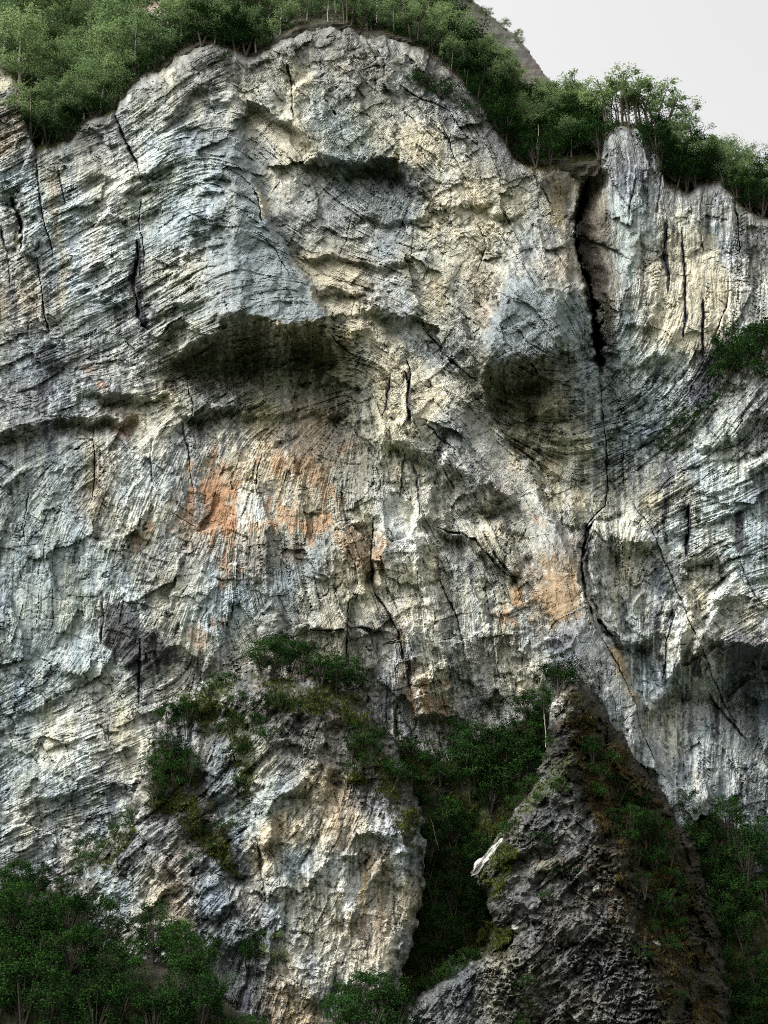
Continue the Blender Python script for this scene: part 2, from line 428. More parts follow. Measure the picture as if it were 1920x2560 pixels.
# --- layering: direction of the bands (degrees, y down: negative rises to the right)
FLOW = [(100, 450, -28), (100, 700, -25), (300, 500, -30), (300, 700, -32), (450, 420, -25), (420, 650, -34), (420, 800, -30), (420, 250, -40), (560, 620, 60), (600, 400, -10), (660, 500, 55), (720, 420, 45),
        (800, 200, 70), (800, 330, 55), (900, 250, 60), (900, 460, 40), (900, 560, 10), (1000, 300, 65), (1000, 480, 20), (1100, 250, 50), (1130, 400, 80), (1150, 550, 60), (900, 680, 20), (1050, 680, 15), (1000, 800, 35), (1150, 760, 55), (1250, 500, 70), (1320, 750, 60), (1400, 700, 65),
        (640, 870, -8), (500, 920, -25), (800, 900, -15), (700, 1020, -5), (300, 980, -12), (100, 1000, -20), (450, 1080, -80), (100, 1250, -35), (100, 1450, 85), (300, 1250, -85), (250, 1500, -88), (500, 1400, -65), (550, 1200, -75), (700, 1250, -60), (850, 1200, -70), (400, 1500, -40), (620, 1500, 65), (780, 1450, 30), (800, 1600, 85),
        (1020, 1000, 88), (1030, 1200, 86), (1060, 1450, 85), (1060, 1700, 84), (950, 1250, 60), (1180, 950, 50), (1300, 980, -25), (1400, 1080, -10), (1180, 1100, 35), (1280, 1200, 65), (1350, 1350, 68), (1420, 1550, 62), (1560, 1780, 62), (1180, 1250, 25), (1180, 1500, 80), (1280, 1450, 60), (1260, 1650, 85),
        (1560, 550, 88), (1700, 550, 89), (1850, 600, 85), (1700, 800, 89), (1570, 850, -25), (1560, 1000, -30), (1640, 1150, -35), (1750, 980, -80), (1850, 1050, -38), (1850, 1250, -25), (1720, 1350, -20), (1540, 1450, 85), (1640, 1520, -70), (1620, 1700, 88), (1800, 1500, -15), (1850, 1700, -30), (1760, 1850, 80),
        (100, 1780, -30), (200, 1950, -25), (100, 2150, -20), (400, 1800, -20), (600, 1800, 60)]
vx, vy = S.flow(FLOW)
S.T = S.field([(100, 500, 1.5, .6, .8), (300, 600, 1.5, .7, .8), (420, 700, 1.5, .7, .6), (420, 280, 1.1, .9, .5), (450, 450, 1.5, .7, .5), (560, 600, .35, .6, .2, 70), (600, 400, .5, .7, .3), (720, 420, .35, .35, .7, 45), (680, 700, .4, .6, .3), (820, 200, .9, 1, .4), (920, 470, 1.6, 1.2, .2), (1050, 350, .9, 1, .8), (900, 620, .6, .7, .3), (1100, 680, .7, .8, .3), (1300, 780, .5, .7, .3), (1250, 500, .9, .9, .6),
    (650, 900, 1.5, 1, .3), (800, 980, 1.2, .9, .7), (1330, 1000, 1.6, 1.2, .4), (1600, 560, .45, .4, 1.7), (1750, 680, .35, .35, 1.9), (1880, 650, .5, .5, 1.4), (1580, 900, 1.4, .8, .9), (1620, 1150, 1.4, .9, 1), (1830, 1150, 1.5, .9, 1.2), (1780, 1400, 1.3, .8, 1.3), (1560, 1450, .7, .7, 1.2), (1700, 1750, .5, .5, 1.8), (1850, 1700, 1, .9, .6), (1480, 1650, .5, .4, .5, 60), (1380, 1400, .5, .5, .6, 60),
    (550, 1200, .7, .6, .7), (750, 1200, .7, .6, .5), (700, 1450, .8, .8, .4), (1040, 1150, .9, .9, 1.3, 50), (1050, 1400, .9, .9, 1.3, 50), (1050, 1700, 1.1, 1.1, .8), (850, 1550, .7, .9, .4), (1200, 1400, .8, .8, .9), (1180, 1080, 1, .9, .6), (100, 1000, .8, .8, .8), (130, 1250, .5, .6, 1.1), (130, 1500, .35, .55, 1.2), (300, 1400, .6, .7, .7), (350, 1620, .6, .9, .8), (150, 1850, .7, .8, .8), (150, 2100, .8, .8, .6), (350, 1850, .8, .9, .6)], 3, bgw=1e-4, sig=110)
# --- broad shape (x, y, metres towards the valley, sigma)
S.R += S.field([
    (100, 500, -1, 120), (280, 600, 0, 120), (100, 900, -1, 120), (440, 260, 3, 80), (400, 450, 2.5, 90), (515, 420, 1, 50), (525, 620, 1, 60), (600, 750, 1.5, 60), (700, 770, 1.5, 50),
    (640, 330, -1, 60), (700, 500, 1.5, 60), (800, 200, 3, 110), (900, 450, -3.5, 90), (850, 600, 0.5, 80), (1000, 300, 3, 90), (1150, 420, 2, 80), (1080, 700, 3, 90), (980, 880, 0, 60),
    (1250, 560, 1, 70), (1330, 780, 7, 60), (1300, 860, 7.5, 50), (1330, 1050, -2, 80), (1400, 600, 2, 40), (1480, 620, -7, 45), (1475, 480, -7, 35), (1510, 900, -7, 40),
    (500, 960, -6, 60), (720, 1000, -5, 80), (600, 1150, -2, 100), (300, 1000, -2, 80), (150, 1300, 0, 150), (400, 1400, 0, 120), (300, 1600, -1.5, 90), (650, 1400, 1.5, 80), (800, 1500, 2, 80),
    (1030, 1050, 3.5, 50), (1050, 1300, 3, 50), (960, 1500, -1, 40), (1060, 1650, 1.5, 50), (1180, 1150, -1, 60), (1200, 1300, 1, 70), (1250, 1500, 0, 80), (1380, 1350, 4, 60), (1430, 1550, 6, 45), (1490, 1670, 7, 45), (1545, 1770, 7.5, 45), (1610, 1880, 8, 45), (1680, 1980, 8, 50),
    (1650, 500, -2, 90), (1700, 700, -3, 110), (1600, 850, -6, 60), (1620, 1100, -6, 90), (1560, 1430, 0, 50), (1620, 1550, -3, 70), (1650, 1750, -3, 80), (1800, 1350, 0, 100), (1860, 1660, -7, 60), (1830, 1760, -6, 50), (1720, 1720, 0, 50), (1700, 1850, 0, 60), (1850, 1000, 0, 70), (1720, 980, -6, 50), (1900, 1900, -4, 80),
    (150, 1800, 0, 150), (150, 2100, 1, 150), (600, 1700, -4, 120), (1000, 1900, -5, 120), (1450, 2000, -2, 120)], 1, bgw=0.03, sig=90)[..., 0]
S.R += 1.3 * fbm(X / 130, Y / 130, 777, 3)
S.angular(105, 0.95, vx, vy, 1.4, 1, 2.4, 0.014, 5)
# --- the prow: two flat faces meeting in a sharp upright edge, cut off below by the great roof
wx_, wy_ = S.WX, S.WY
xar = np.interp(wy_, [200, 300, 450, 600, 700, 740, 772, 900], [592, 591, 588, 583, 582, 588, 608, 640])
hgt = np.interp(wy_, [230, 330, 420, 600, 785, 900], [0, 3, 6, 10.5, 14, 14])
xbo = np.interp(wy_, [330, 430, 500, 600, 670, 790, 900], [604, 618, 642, 692, 737, 810, 850])
wl = hgt * np.clip(1 - (xar - wx_) / 230, 0, 1)
wr = hgt * (1 - 0.5 * np.clip((wx_ - xar) / np.maximum(xbo - xar, 20), 0, 1)) * sstep(14, -2, wx_ - xbo)
lipy = np.interp(wx_, [300, 425, 470, 530, 575, 608, 640, 700, 745, 800, 845, 885, 905], [960, 888, 858, 822, 793, 769, 783, 804, 794, 797, 815, 838, 860])
und = np.interp(wx_, [300, 430, 520, 600, 860, 910], [30, 40, 85, 115, 105, 40])
cut = np.clip(1 - (wy_ - lipy) / und, 0, 1)
S.R += (np.where(wx_ < xar, wl, wr) * cut).astype(np.float32)
# --- overhangs: (line with its protruding side above/left, step, underside width, reach above, reach below)
for a in [
    ([(425, 888), (470, 858), (530, 822), (575, 793), (608, 769), (640, 783), (700, 804), (745, 794), (800, 797), (845, 815), (885, 838), (905, 860)], 7, 105, 60, 140, 0.4, 0.06),
    ([(640, 930), (720, 925), (800, 930), (860, 945)], 4, 40, 40, 70),
    ([(420, 1000), (500, 1010), (580, 1022), (640, 1010), (720, 1020), (820, 1015), (890, 1040)], 4.5, 36, 40, 70),
    ([(560, 1010), (620, 985), (690, 1000)], 2, 22, 30, 40),
    ([(1185, 912), (1235, 903), (1290, 888), (1340, 893), (1392, 905)], 11, 95, 110, 90, 0.45),
    ([(1180, 985), (1260, 990), (1340, 1010), (1410, 1040)], 4, 44, 40, 60), ([(1230, 1060), (1300, 1075), (1380, 1070), (1450, 1090)], 4, 44, 40, 60),
    ([(1300, 1130), (1380, 1120), (1480, 1110)], 2, 30, 40, 40), ([(1360, 1190), (1420, 1180), (1500, 1190)], 1.6, 20, 40, 40),
    ([(880, 768), (905, 760), (945, 758), (980, 778), (1030, 812)], 5, 36, 60, 60, 0.5), ([(775, 728), (800, 722), (835, 717), (870, 726), (915, 722)], 3.2, 18, 40, 50), ([(935, 700), (950, 720), (940, 745)], 1.5, 14, 25, 25),
    ([(735, 622), (765, 640), (800, 642), (830, 628), (875, 648), (915, 662), (965, 667), (1010, 652), (1050, 638)], 3.0, 14, 60, 60),
    ([(780, 365), (820, 385), (850, 402), (905, 395), (965, 388), (1030, 408), (1065, 445)], 6, 44, 60, 60), ([(870, 430), (900, 470), (925, 530), (960, 542)], 2.5, 22, 40, 40), ([(880, 545), (960, 548), (1045, 532), (1085, 520)], 2.6, 18, 40, 40),
    ([(960, 440), (1010, 435), (1060, 470)], 3, 26, 30, 40), ([(1100, 510), (1160, 515), (1230, 500)], 2, 18, 30, 40), ([(1220, 545), (1250, 525), (1290, 550)], 2.4, 26, 25, 30),
    ([(400, 290), (440, 270), (470, 240), (540, 205)], 3, 22, 40, 40), ([(505, 255), (540, 245), (575, 258)], 3, 22, 30, 30), ([(430, 320), (470, 312), (520, 305)], 2, 14, 30, 30), ([(330, 420), (380, 425), (430, 400)], 2, 14, 40, 30),
    ([(620, 175), (650, 150), (680, 140)], 2, 16, 20, 20),
    ([(470, 565), (500, 555), (540, 575)], 4, 44, 25, 40), ([(495, 485), (520, 478), (555, 490)], 2.5, 20, 20, 30), ([(505, 450), (540, 440), (580, 455)], 2, 12, 25, 25), ([(540, 455), (570, 455)], 1, 10, 10, 20),
    ([(460, 640), (490, 660), (505, 690), (512, 700)], -2.2, 14, 20, 30), ([(500, 755), (530, 740), (545, 720)], 1.5, 10, 20, 20),
    ([(375, 795), (410, 772), (470, 742), (500, 735)], 3, 26, 30, 30), ([(392, 850), (430, 810), (470, 788)], 4, 18, 24, 24),
    ([(205, 690), (240, 660), (262, 640)], 2.5, 20, 30, 30), ([(150, 520), (220, 500), (300, 490), (400, 470)], 1.2, 10, 40, 40), ([(180, 455), (230, 430), (300, 440)], 2.4, 26, 40, 40),
    ([(150, 555), (210, 545), (290, 560), (350, 530), (450, 505)], 1.2, 9, 40, 40), ([(80, 620), (110, 600), (130, 590)], 1.6, 14, 30, 20),
    ([(245, 985), (290, 990), (340, 978), (390, 965), (430, 962)], 4.5, 30, 50, 50), ([(190, 960), (250, 975), (300, 985)], 2, 22, 40, 30), ([(440, 1035), (500, 1030), (560, 1015), (600, 1020)], 3, 22, 30, 40),
    ([(-40, 1085), (30, 1075), (80, 1060), (130, 1055), (185, 1040), (240, 1036), (300, 1052), (350, 1030)], 4.5, 26, 50, 60), ([(230, 1045), (270, 1050), (300, 1062)], 2, 20, 20, 20),
    ([(-20, 1215), (30, 1205), (60, 1195)], 2, 12, 30, 30), ([(690, 1095), (720, 1085), (745, 1085)], 2, 10, 20, 20), ([(880, 1035), (915, 1045), (940, 1050)], 2, 12, 20, 20),
    ([(975, 1082), (1020, 1095), (1055, 1118), (1095, 1155), (1125, 1180)], 5, 34, 40, 40), ([(1080, 1165), (1150, 1178), (1215, 1205), (1290, 1268)], 8, 62, 60, 60), ([(1130, 1245), (1200, 1262), (1270, 1285)], 3, 30, 30, 40),
    ([(1085, 1318), (1140, 1326), (1185, 1350), (1225, 1395), (1262, 1435), (1310, 1450)], 4, 18, 50, 50), ([(1060, 1290), (1080, 1300), (1105, 1290)], 1.5, 20, 20, 30),
    ([(960, 990), (1000, 1010), (1010, 1050), (1060, 1090)], 1.5, 12, 30, 30), ([(1130, 985), (1160, 1005), (1180, 1040)], 2, 14, 20, 30),
    ([(765, 1568), (800, 1578), (865, 1574)], 1.6, 8, 40, 40), ([(870, 1560), (920, 1570), (960, 1575)], 1.2, 7, 30, 30), ([(925, 1300), (890, 1320), (860, 1300)], -2, 16, 30, 30),
    ([(1030, 1780), (1070, 1775), (1120, 1785), (1160, 1795)], 3, 26, 30, 30), ([(760, 1440), (800, 1450), (830, 1445)], 1.4, 8, 30, 30),
    ([(-20, 1822), (60, 1780), (140, 1738), (200, 1722)], 1.8, 10, 40, 40), ([(110, 1880), (150, 1855), (200, 1845)], 1, 8, 30, 30), ([(40, 2020), (110, 1990), (180, 1970)], 1.5, 12, 40, 40),
    ([(60, 2120), (130, 2090), (220, 2050)], 1, 8, 30, 30), ([(250, 1960), (290, 1965), (330, 1990)], 1.5, 12, 30, 30), ([(130, 1690), (200, 1700), (260, 1690), (340, 1720)], 1.0, 8, 40, 30),
    # right-hand cliff
    ([(1505, 830), (1560, 810), (1620, 808), (1640, 800)], 1.6, 12, 40, 40), ([(1600, 905), (1640, 885), (1670, 890)], 2.6, 26, 30, 40), ([(1540, 1010), (1580, 990), (1615, 990)], 3, 26, 30, 40),
    ([(1560, 1060), (1640, 1040), (1680, 1010)], 1.6, 12, 40, 40), ([(1595, 1085), (1620, 1095), (1640, 1080)], 2.4, 26, 20, 30), ([(1500, 950), (1560, 920), (1630, 900)], 1.2, 9, 40, 40),
    ([(1770, 1110), (1830, 1090), (1880, 1050), (1940, 1010)], 3.5, 26, 50, 50), ([(1740, 1135), (1790, 1090), (1815, 1080)], 3.0, 22, 20, 30), ([(1720, 1175), (1800, 1150), (1930, 1110)], 1.5, 10, 40, 40),
    ([(1845, 1165), (1880, 1175), (1930, 1160)], 2.6, 20, 40, 40), ([(1700, 1405), (1760, 1385), (1800, 1365)], 3.5, 26, 60, 60), ([(1740, 1310), (1800, 1290), (1850, 1265), (1930, 1235)], 2, 14, 50, 50), ([(1760, 1240), (1840, 1210), (1930, 1190)], 1.4, 10, 40, 40),
    ([(1855, 828), (1890, 810), (1940, 790)], 3, 18, 40, 40), ([(1530, 1352), (1570, 1362), (1600, 1352), (1632, 1332)], 4.5, 36, 50, 60), ([(1495, 1300), (1530, 1280), (1570, 1262)], 1.6, 12, 30, 30),
    ([(1490, 1545), (1520, 1575), (1552, 1612), (1590, 1606), (1630, 1598)], 5, 24, 60, 60), ([(1700, 1520), (1760, 1505), (1850, 1490)], 1.6, 12, 50, 50), ([(1640, 1530), (1680, 1525)], 1.5, 10, 30, 30),
    ([(1735, 1575), (1785, 1602), (1850, 1606), (1980, 1590)], 20, 170, 110, 110, 0.35, 0.10), ([(1765, 1700), (1850, 1690), (1950, 1660)], 3, 40, 40, 60), ([(1800, 1800), (1870, 1770), (1950, 1740)], 2, 30, 40, 40),
    ([(1560, 700), (1590, 640), (1600, 560)], 1.2, 14, 30, 30), ([(1640, 1480), (1680, 1470), (1720, 1440)], 1.2, 10, 30, 30), ([(1590, 1930), (1700, 1910), (1800, 1920)], 1.4, 14, 40, 40),
]: S.roof(*a)
# --- upright edges (protruding side on the right when drawn downwards, on the left when drawn upwards)
for a in [
    ([(835, 815), (805, 785), (737, 670), (692, 600), (642, 500), (612, 410)], 3.0, 12, 60, 60, 0.5, 0.15), ([(630, 248), (690, 285), (753, 326), (805, 378)], 5, 22, 40, 60),
    ([(800, 180), (725, 230), (735, 300), (760, 350)], 2.5, 14, 60, 30), ([(1120, 1010), (1190, 1130), (1260, 1300), (1330, 1440), (1400, 1560)], -2.0, 16, 60, 60),
    ([(935, 1480), (925, 1400), (930, 1330), (950, 1280)], -3.2, 18, 30, 40), ([(865, 1660), (866, 1580), (872, 1510), (892, 1482)], 1.8, 8, 30, 30),
    ([(1060, 1800), (1035, 1740), (1012, 1640), (990, 1570), (950, 1520)], -3.0, 26, 30, 40), ([(1045, 1240), (1040, 1330), (1060, 1450), (1090, 1560), (1120, 1660)], 2.2, 14, 40, 40), ([(1010, 900), (1020, 960), (1015, 1030), (1030, 1080)], 2.0, 12, 30, 40),
    ([(1240, 720), (1260, 800), (1235, 860), (1190, 905)], 4, 26, 60, 40), ([(1400, 880), (1390, 800), (1360, 700), (1350, 620)], 3.4, 22, 60, 40),
    ([(1420, 1060), (1390, 960), (1410, 870)], 2, 14, 40, 40), ([(1490, 1150), (1460, 1000), (1430, 880), (1395, 780)], 2.4, 14, 26, 40),
    ([(455, 600), (480, 655), (520, 715)], 2, 12, 20, 30), ([(90, 700), (105, 780), (115, 850)], 1.4, 10, 30, 30), ([(45, 480), (58, 560), (55, 650)], 4, 16, 60, 30), ([(290, 272), (300, 340), (335, 400), (352, 430)], -3, 18, 30, 30),
    ([(1700, 1880), (1640, 1740), (1560, 1600), (1500, 1500)], 3.0, 18, 60, 40), ([(1850, 1840), (1800, 1730), (1752, 1610), (1700, 1490), (1655, 1390), (1610, 1300), (1575, 1240)], 3.2, 18, 50, 40),
    ([(1490, 1560), (1465, 1480), (1455, 1390), (1475, 1320)], -3, 16, 40, 30), ([(1560, 1600), (1570, 1500), (1600, 1440)], -1.6, 16, 40, 40),
    ([(670, 1780), (655, 1650), (690, 1560), (665, 1450), (620, 1380)], 1.6, 20, 50, 40), ([(250, 1500), (262, 1560), (250, 1600)], 1.4, 10, 20, 20), ([(470, 1000), (460, 1080), (480, 1180), (490, 1280)], 1.4, 10, 30, 30),
    ([(665, 1120), (650, 1200), (645, 1240)], 0.8, 6, 30, 20), ([(1240, 1500), (1230, 1600), (1260, 1720)], 1.6, 12, 40, 30),
]: S.roof(*a)
# --- open cracks (points, half width px, depth m)
MAINCRACK = [(1500, 380), (1478, 440), (1452, 490), (1437, 560), (1447, 640), (1470, 720), (1480, 790), (1484, 850), (1498, 940), (1504, 1010), (1512, 1090), (1522, 1200), (1512, 1262), (1468, 1320), (1452, 1400),
             (1460, 1480), (1492, 1575), (1532, 1645), (1592, 1765), (1612, 1850), (1652, 1930), (1722, 2000), (1760, 2080), (1800, 2320)]
RAMP = [(1180, 1000), (1250, 1080), (1333, 1191), (1393, 1333), (1444, 1443), (1474, 1534), (1514, 1605), (1605, 1746), (1665, 1857), (1726, 1978), (1740, 2010), (1690, 2010), (1666, 1978), (1605, 1877), (1524, 1756), (1444, 1625), (1383, 1544), (1333, 1433), (1293, 1282), (1230, 1180), (1120, 1040)]
rmd, _ = polydist(S.WX, S.WY, RAMP + [RAMP[0]])
ramp = sstep(-4, 14, np.where(inpoly(S.WX, S.WY, RAMP), np.abs(rmd), -np.abs(rmd)))
S.roof([(1726, 1978), (1665, 1857), (1605, 1746), (1514, 1605), (1474, 1534), (1444, 1443), (1393, 1333), (1333, 1191), (1250, 1080), (1180, 1000)], 4.5, 12, 70, 50, 0.5, 0.1)
S.R += ramp * (blur(S.R, 14) - S.R) * 0.8
S.T[..., :2] *= (1 - 0.62 * ramp)[..., None]
S.angular(26, 0.5, vx, vy, 1.5, 2, 0.6, 0.016, 1)
# the chimney: a deep corner, its far wall coming forward again to the arete of the right-hand wall
xcr = np.interp(S.WY, [p[1] for p in MAINCRACK], [p[0] for p in MAINCRACK])
cor = np.interp(S.Y, [420, 470, 560, 880, 1000, 1200, 1260], [0, 9, 13, 13, 6, 4, 0])
u_ = S.X + 0.4 * (S.WX - S.X) - xcr
S.R -= (cor * np.clip(1 - u_ / 62, 0, 1) * sstep(-3, 6, u_)).astype(np.float32)
S.R += (0.25 * cor * np.exp(np.minimum(u_, 0) / 40) * (u_ < 0)).astype(np.float32)
S.roof(MAINCRACK[13:22][::-1], 5, 14, 60, 60, 0.5, 0.1)
for a in [
    (MAINCRACK[1:9], 10, 8, 0.08), (MAINCRACK[7:14], 5, 4), (MAINCRACK[12:17], 6, 3), (MAINCRACK[16:22], 2.5, 1.2),
    ([(1466, 715), (1478, 780), (1490, 860), (1502, 940)], 17, 9, 0.25), ([(1440, 520), (1437, 580), (1452, 650), (1468, 720)], 9, 7),
    ([(86, 375), (95, 430), (104, 505), (113, 565), (124, 600), (132, 640)], 4, 2.5), ([(146, 425), (155, 470), (162, 515)], 2.5, 1.5), ([(92, 640), (103, 720), (112, 780), (120, 850)], 4, 2),
    ([(0, 560), (20, 650), (25, 720)], 3, 2), ([(30, 490), (50, 540), (56, 590), (50, 630)], 12, 5), ([(355, 500), (352, 560), (358, 620), (362, 680)], 3, 1.6),
    ([(340, 600), (344, 650), (336, 710), (348, 790), (372, 822)], 9, 3), ([(395, 845), (432, 806), (462, 787)], 6, 2.5), ([(290, 290), (305, 345), (335, 395), (352, 432)], 7, 3),
    ([(628, 465), (642, 500), (650, 545), (660, 565)], 5, 2.4), ([(655, 590), (690, 640), (730, 700)], 3, 1), ([(1012, 925), (1022, 960), (1018, 1000), (1028, 1060)], 6, 3.5), ([(975, 930), (968, 985), (960, 1040)], 4, 2.2), ([(1020, 900), (1028, 935), (1020, 980)], 6, 3.5),
    ([(1030, 1150), (1040, 1200), (1050, 1290)], 5, 1.6), ([(935, 1290), (926, 1350), (930, 1420), (935, 1480)], 6, 3), ([(935, 1480), (965, 1520), (1000, 1580), (1012, 1660)], 7, 2.5), ([(866, 1660), (868, 1580), (872, 1505), (890, 1485)], 4, 2.2),
    ([(770, 1570), (800, 1577), (862, 1575)], 3.5, 2), ([(880, 1565), (910, 1570), (930, 1575)], 3, 1.6), ([(1090, 1318), (1150, 1328), (1188, 1352), (1228, 1398), (1262, 1436), (1305, 1450)], 4, 2), ([(1100, 1450), (1140, 1540), (1160, 1640)], 3, 1.5),
    ([(1210, 1330), (1240, 1395), (1290, 1450)], 5, 2), ([(450, 1050), (465, 1120), (478, 1190), (488, 1270)], 3, 1.5), ([(382, 1100), (378, 1170), (375, 1250)], 3, 1.5), ([(240, 1060), (238, 1150), (228, 1250)], 3, 1.2),
    ([(650, 1090), (655, 1150), (645, 1210), (648, 1240)], 2.5, 1.4), ([(75, 1230), (65, 1300), (62, 1360)], 3, 1.2), ([(255, 1500), (262, 1550), (252, 1610)], 4, 1.8), ([(585, 1500), (582, 1550)], 2, 1), ([(520, 1520), (505, 1560)], 2, 1),
    ([(350, 1600), (352, 1700), (350, 1760)], 5, 1.6), ([(1822, 690), (1816, 760), (1792, 832), (1768, 875)], 3, 1.8), ([(1666, 560), (1662, 650), (1672, 720)], 3, 1.2), ([(1704, 570), (1711, 660), (1712, 850)], 3, 1.2), ([(1758, 735), (1756, 900)], 3, 1.5),
    ([(1725, 1262), (1722, 1330), (1717, 1395)], 5, 2.5), ([(1580, 1250), (1625, 1315), (1662, 1400), (1690, 1470), (1722, 1560), (1750, 1610)], 2.6, 1.4), ([(1750, 1610), (1795, 1720), (1850, 1835)], 3, 1.5), ([(1555, 1100), (1560, 1180), (1565, 1240)], 3, 1.4),
    ([(1490, 1300), (1466, 1345), (1455, 1400)], 10, 4), ([(1455, 1400), (1462, 1480), (1490, 1560)], 5, 2.5), ([(1495, 1545), (1530, 1590)], 7, 3), ([(1850, 1400), (1880, 1480), (1930, 1530)], 3, 1.2),
    ([(1690, 1520), (1665, 1600), (1660, 1700)], 4, 1), ([(1770, 1730), (1820, 1800), (1865, 1850)], 5, 2), ([(1570, 560), (1580, 480), (1590, 420)], 3, 1.2), ([(1660, 400), (1650, 480), (1640, 560)], 4, 1.4), ([(1760, 470), (1750, 560), (1755, 640)], 2.5, 1.0), ([(1830, 480), (1850, 560), (1850, 640)], 4, 1.6),
    ([(1030, 640), (1032, 590)], 2, 1), ([(1195, 560), (1210, 620), (1195, 680)], 2.5, 1.2), ([(1210, 710), (1240, 740), (1250, 790)], 3, 1.4), ([(880, 540), (870, 600), (850, 650)], 2, 1), ([(700, 450), (680, 480)], 2, 1),
    ([(1315, 330), (1330, 400), (1345, 470)], 5, 2), ([(1000, 215), (1060, 250), (1130, 280)], 4, 1.5), ([(720, 160), (728, 240), (735, 300)], 6, 2.4), ([(1100, 300), (1140, 400), (1170, 460)], 3, 1.2), ([(820, 820), (850, 860), (900, 900)], 2.5, 1.2), ([(1060, 820), (1110, 880), (1190, 950)], 5, 1.8),
    ([(1000, 1250), (1005, 1180), (1015, 1130)], 3, 1.4), ([(1070, 1060), (1110, 1110), (1140, 1130)], 3, 1.4), ([(640, 1000), (590, 1030), (570, 1060)], 2.5, 1.2), ([(470, 960), (480, 1010), (470, 1060)], 3, 1.6),
]: S.crack(*a)
S.strata(vx, vy, amp=(0.27, 0.44))
S.broken(0.30, 52, 0.32, 19, 0.5)
S.angular(10.5, 0.25, vx, vy, 1.5, 3, 0.5, 0.02, 1)
# smooth slabs keep less relief
CLIFFBASE = base
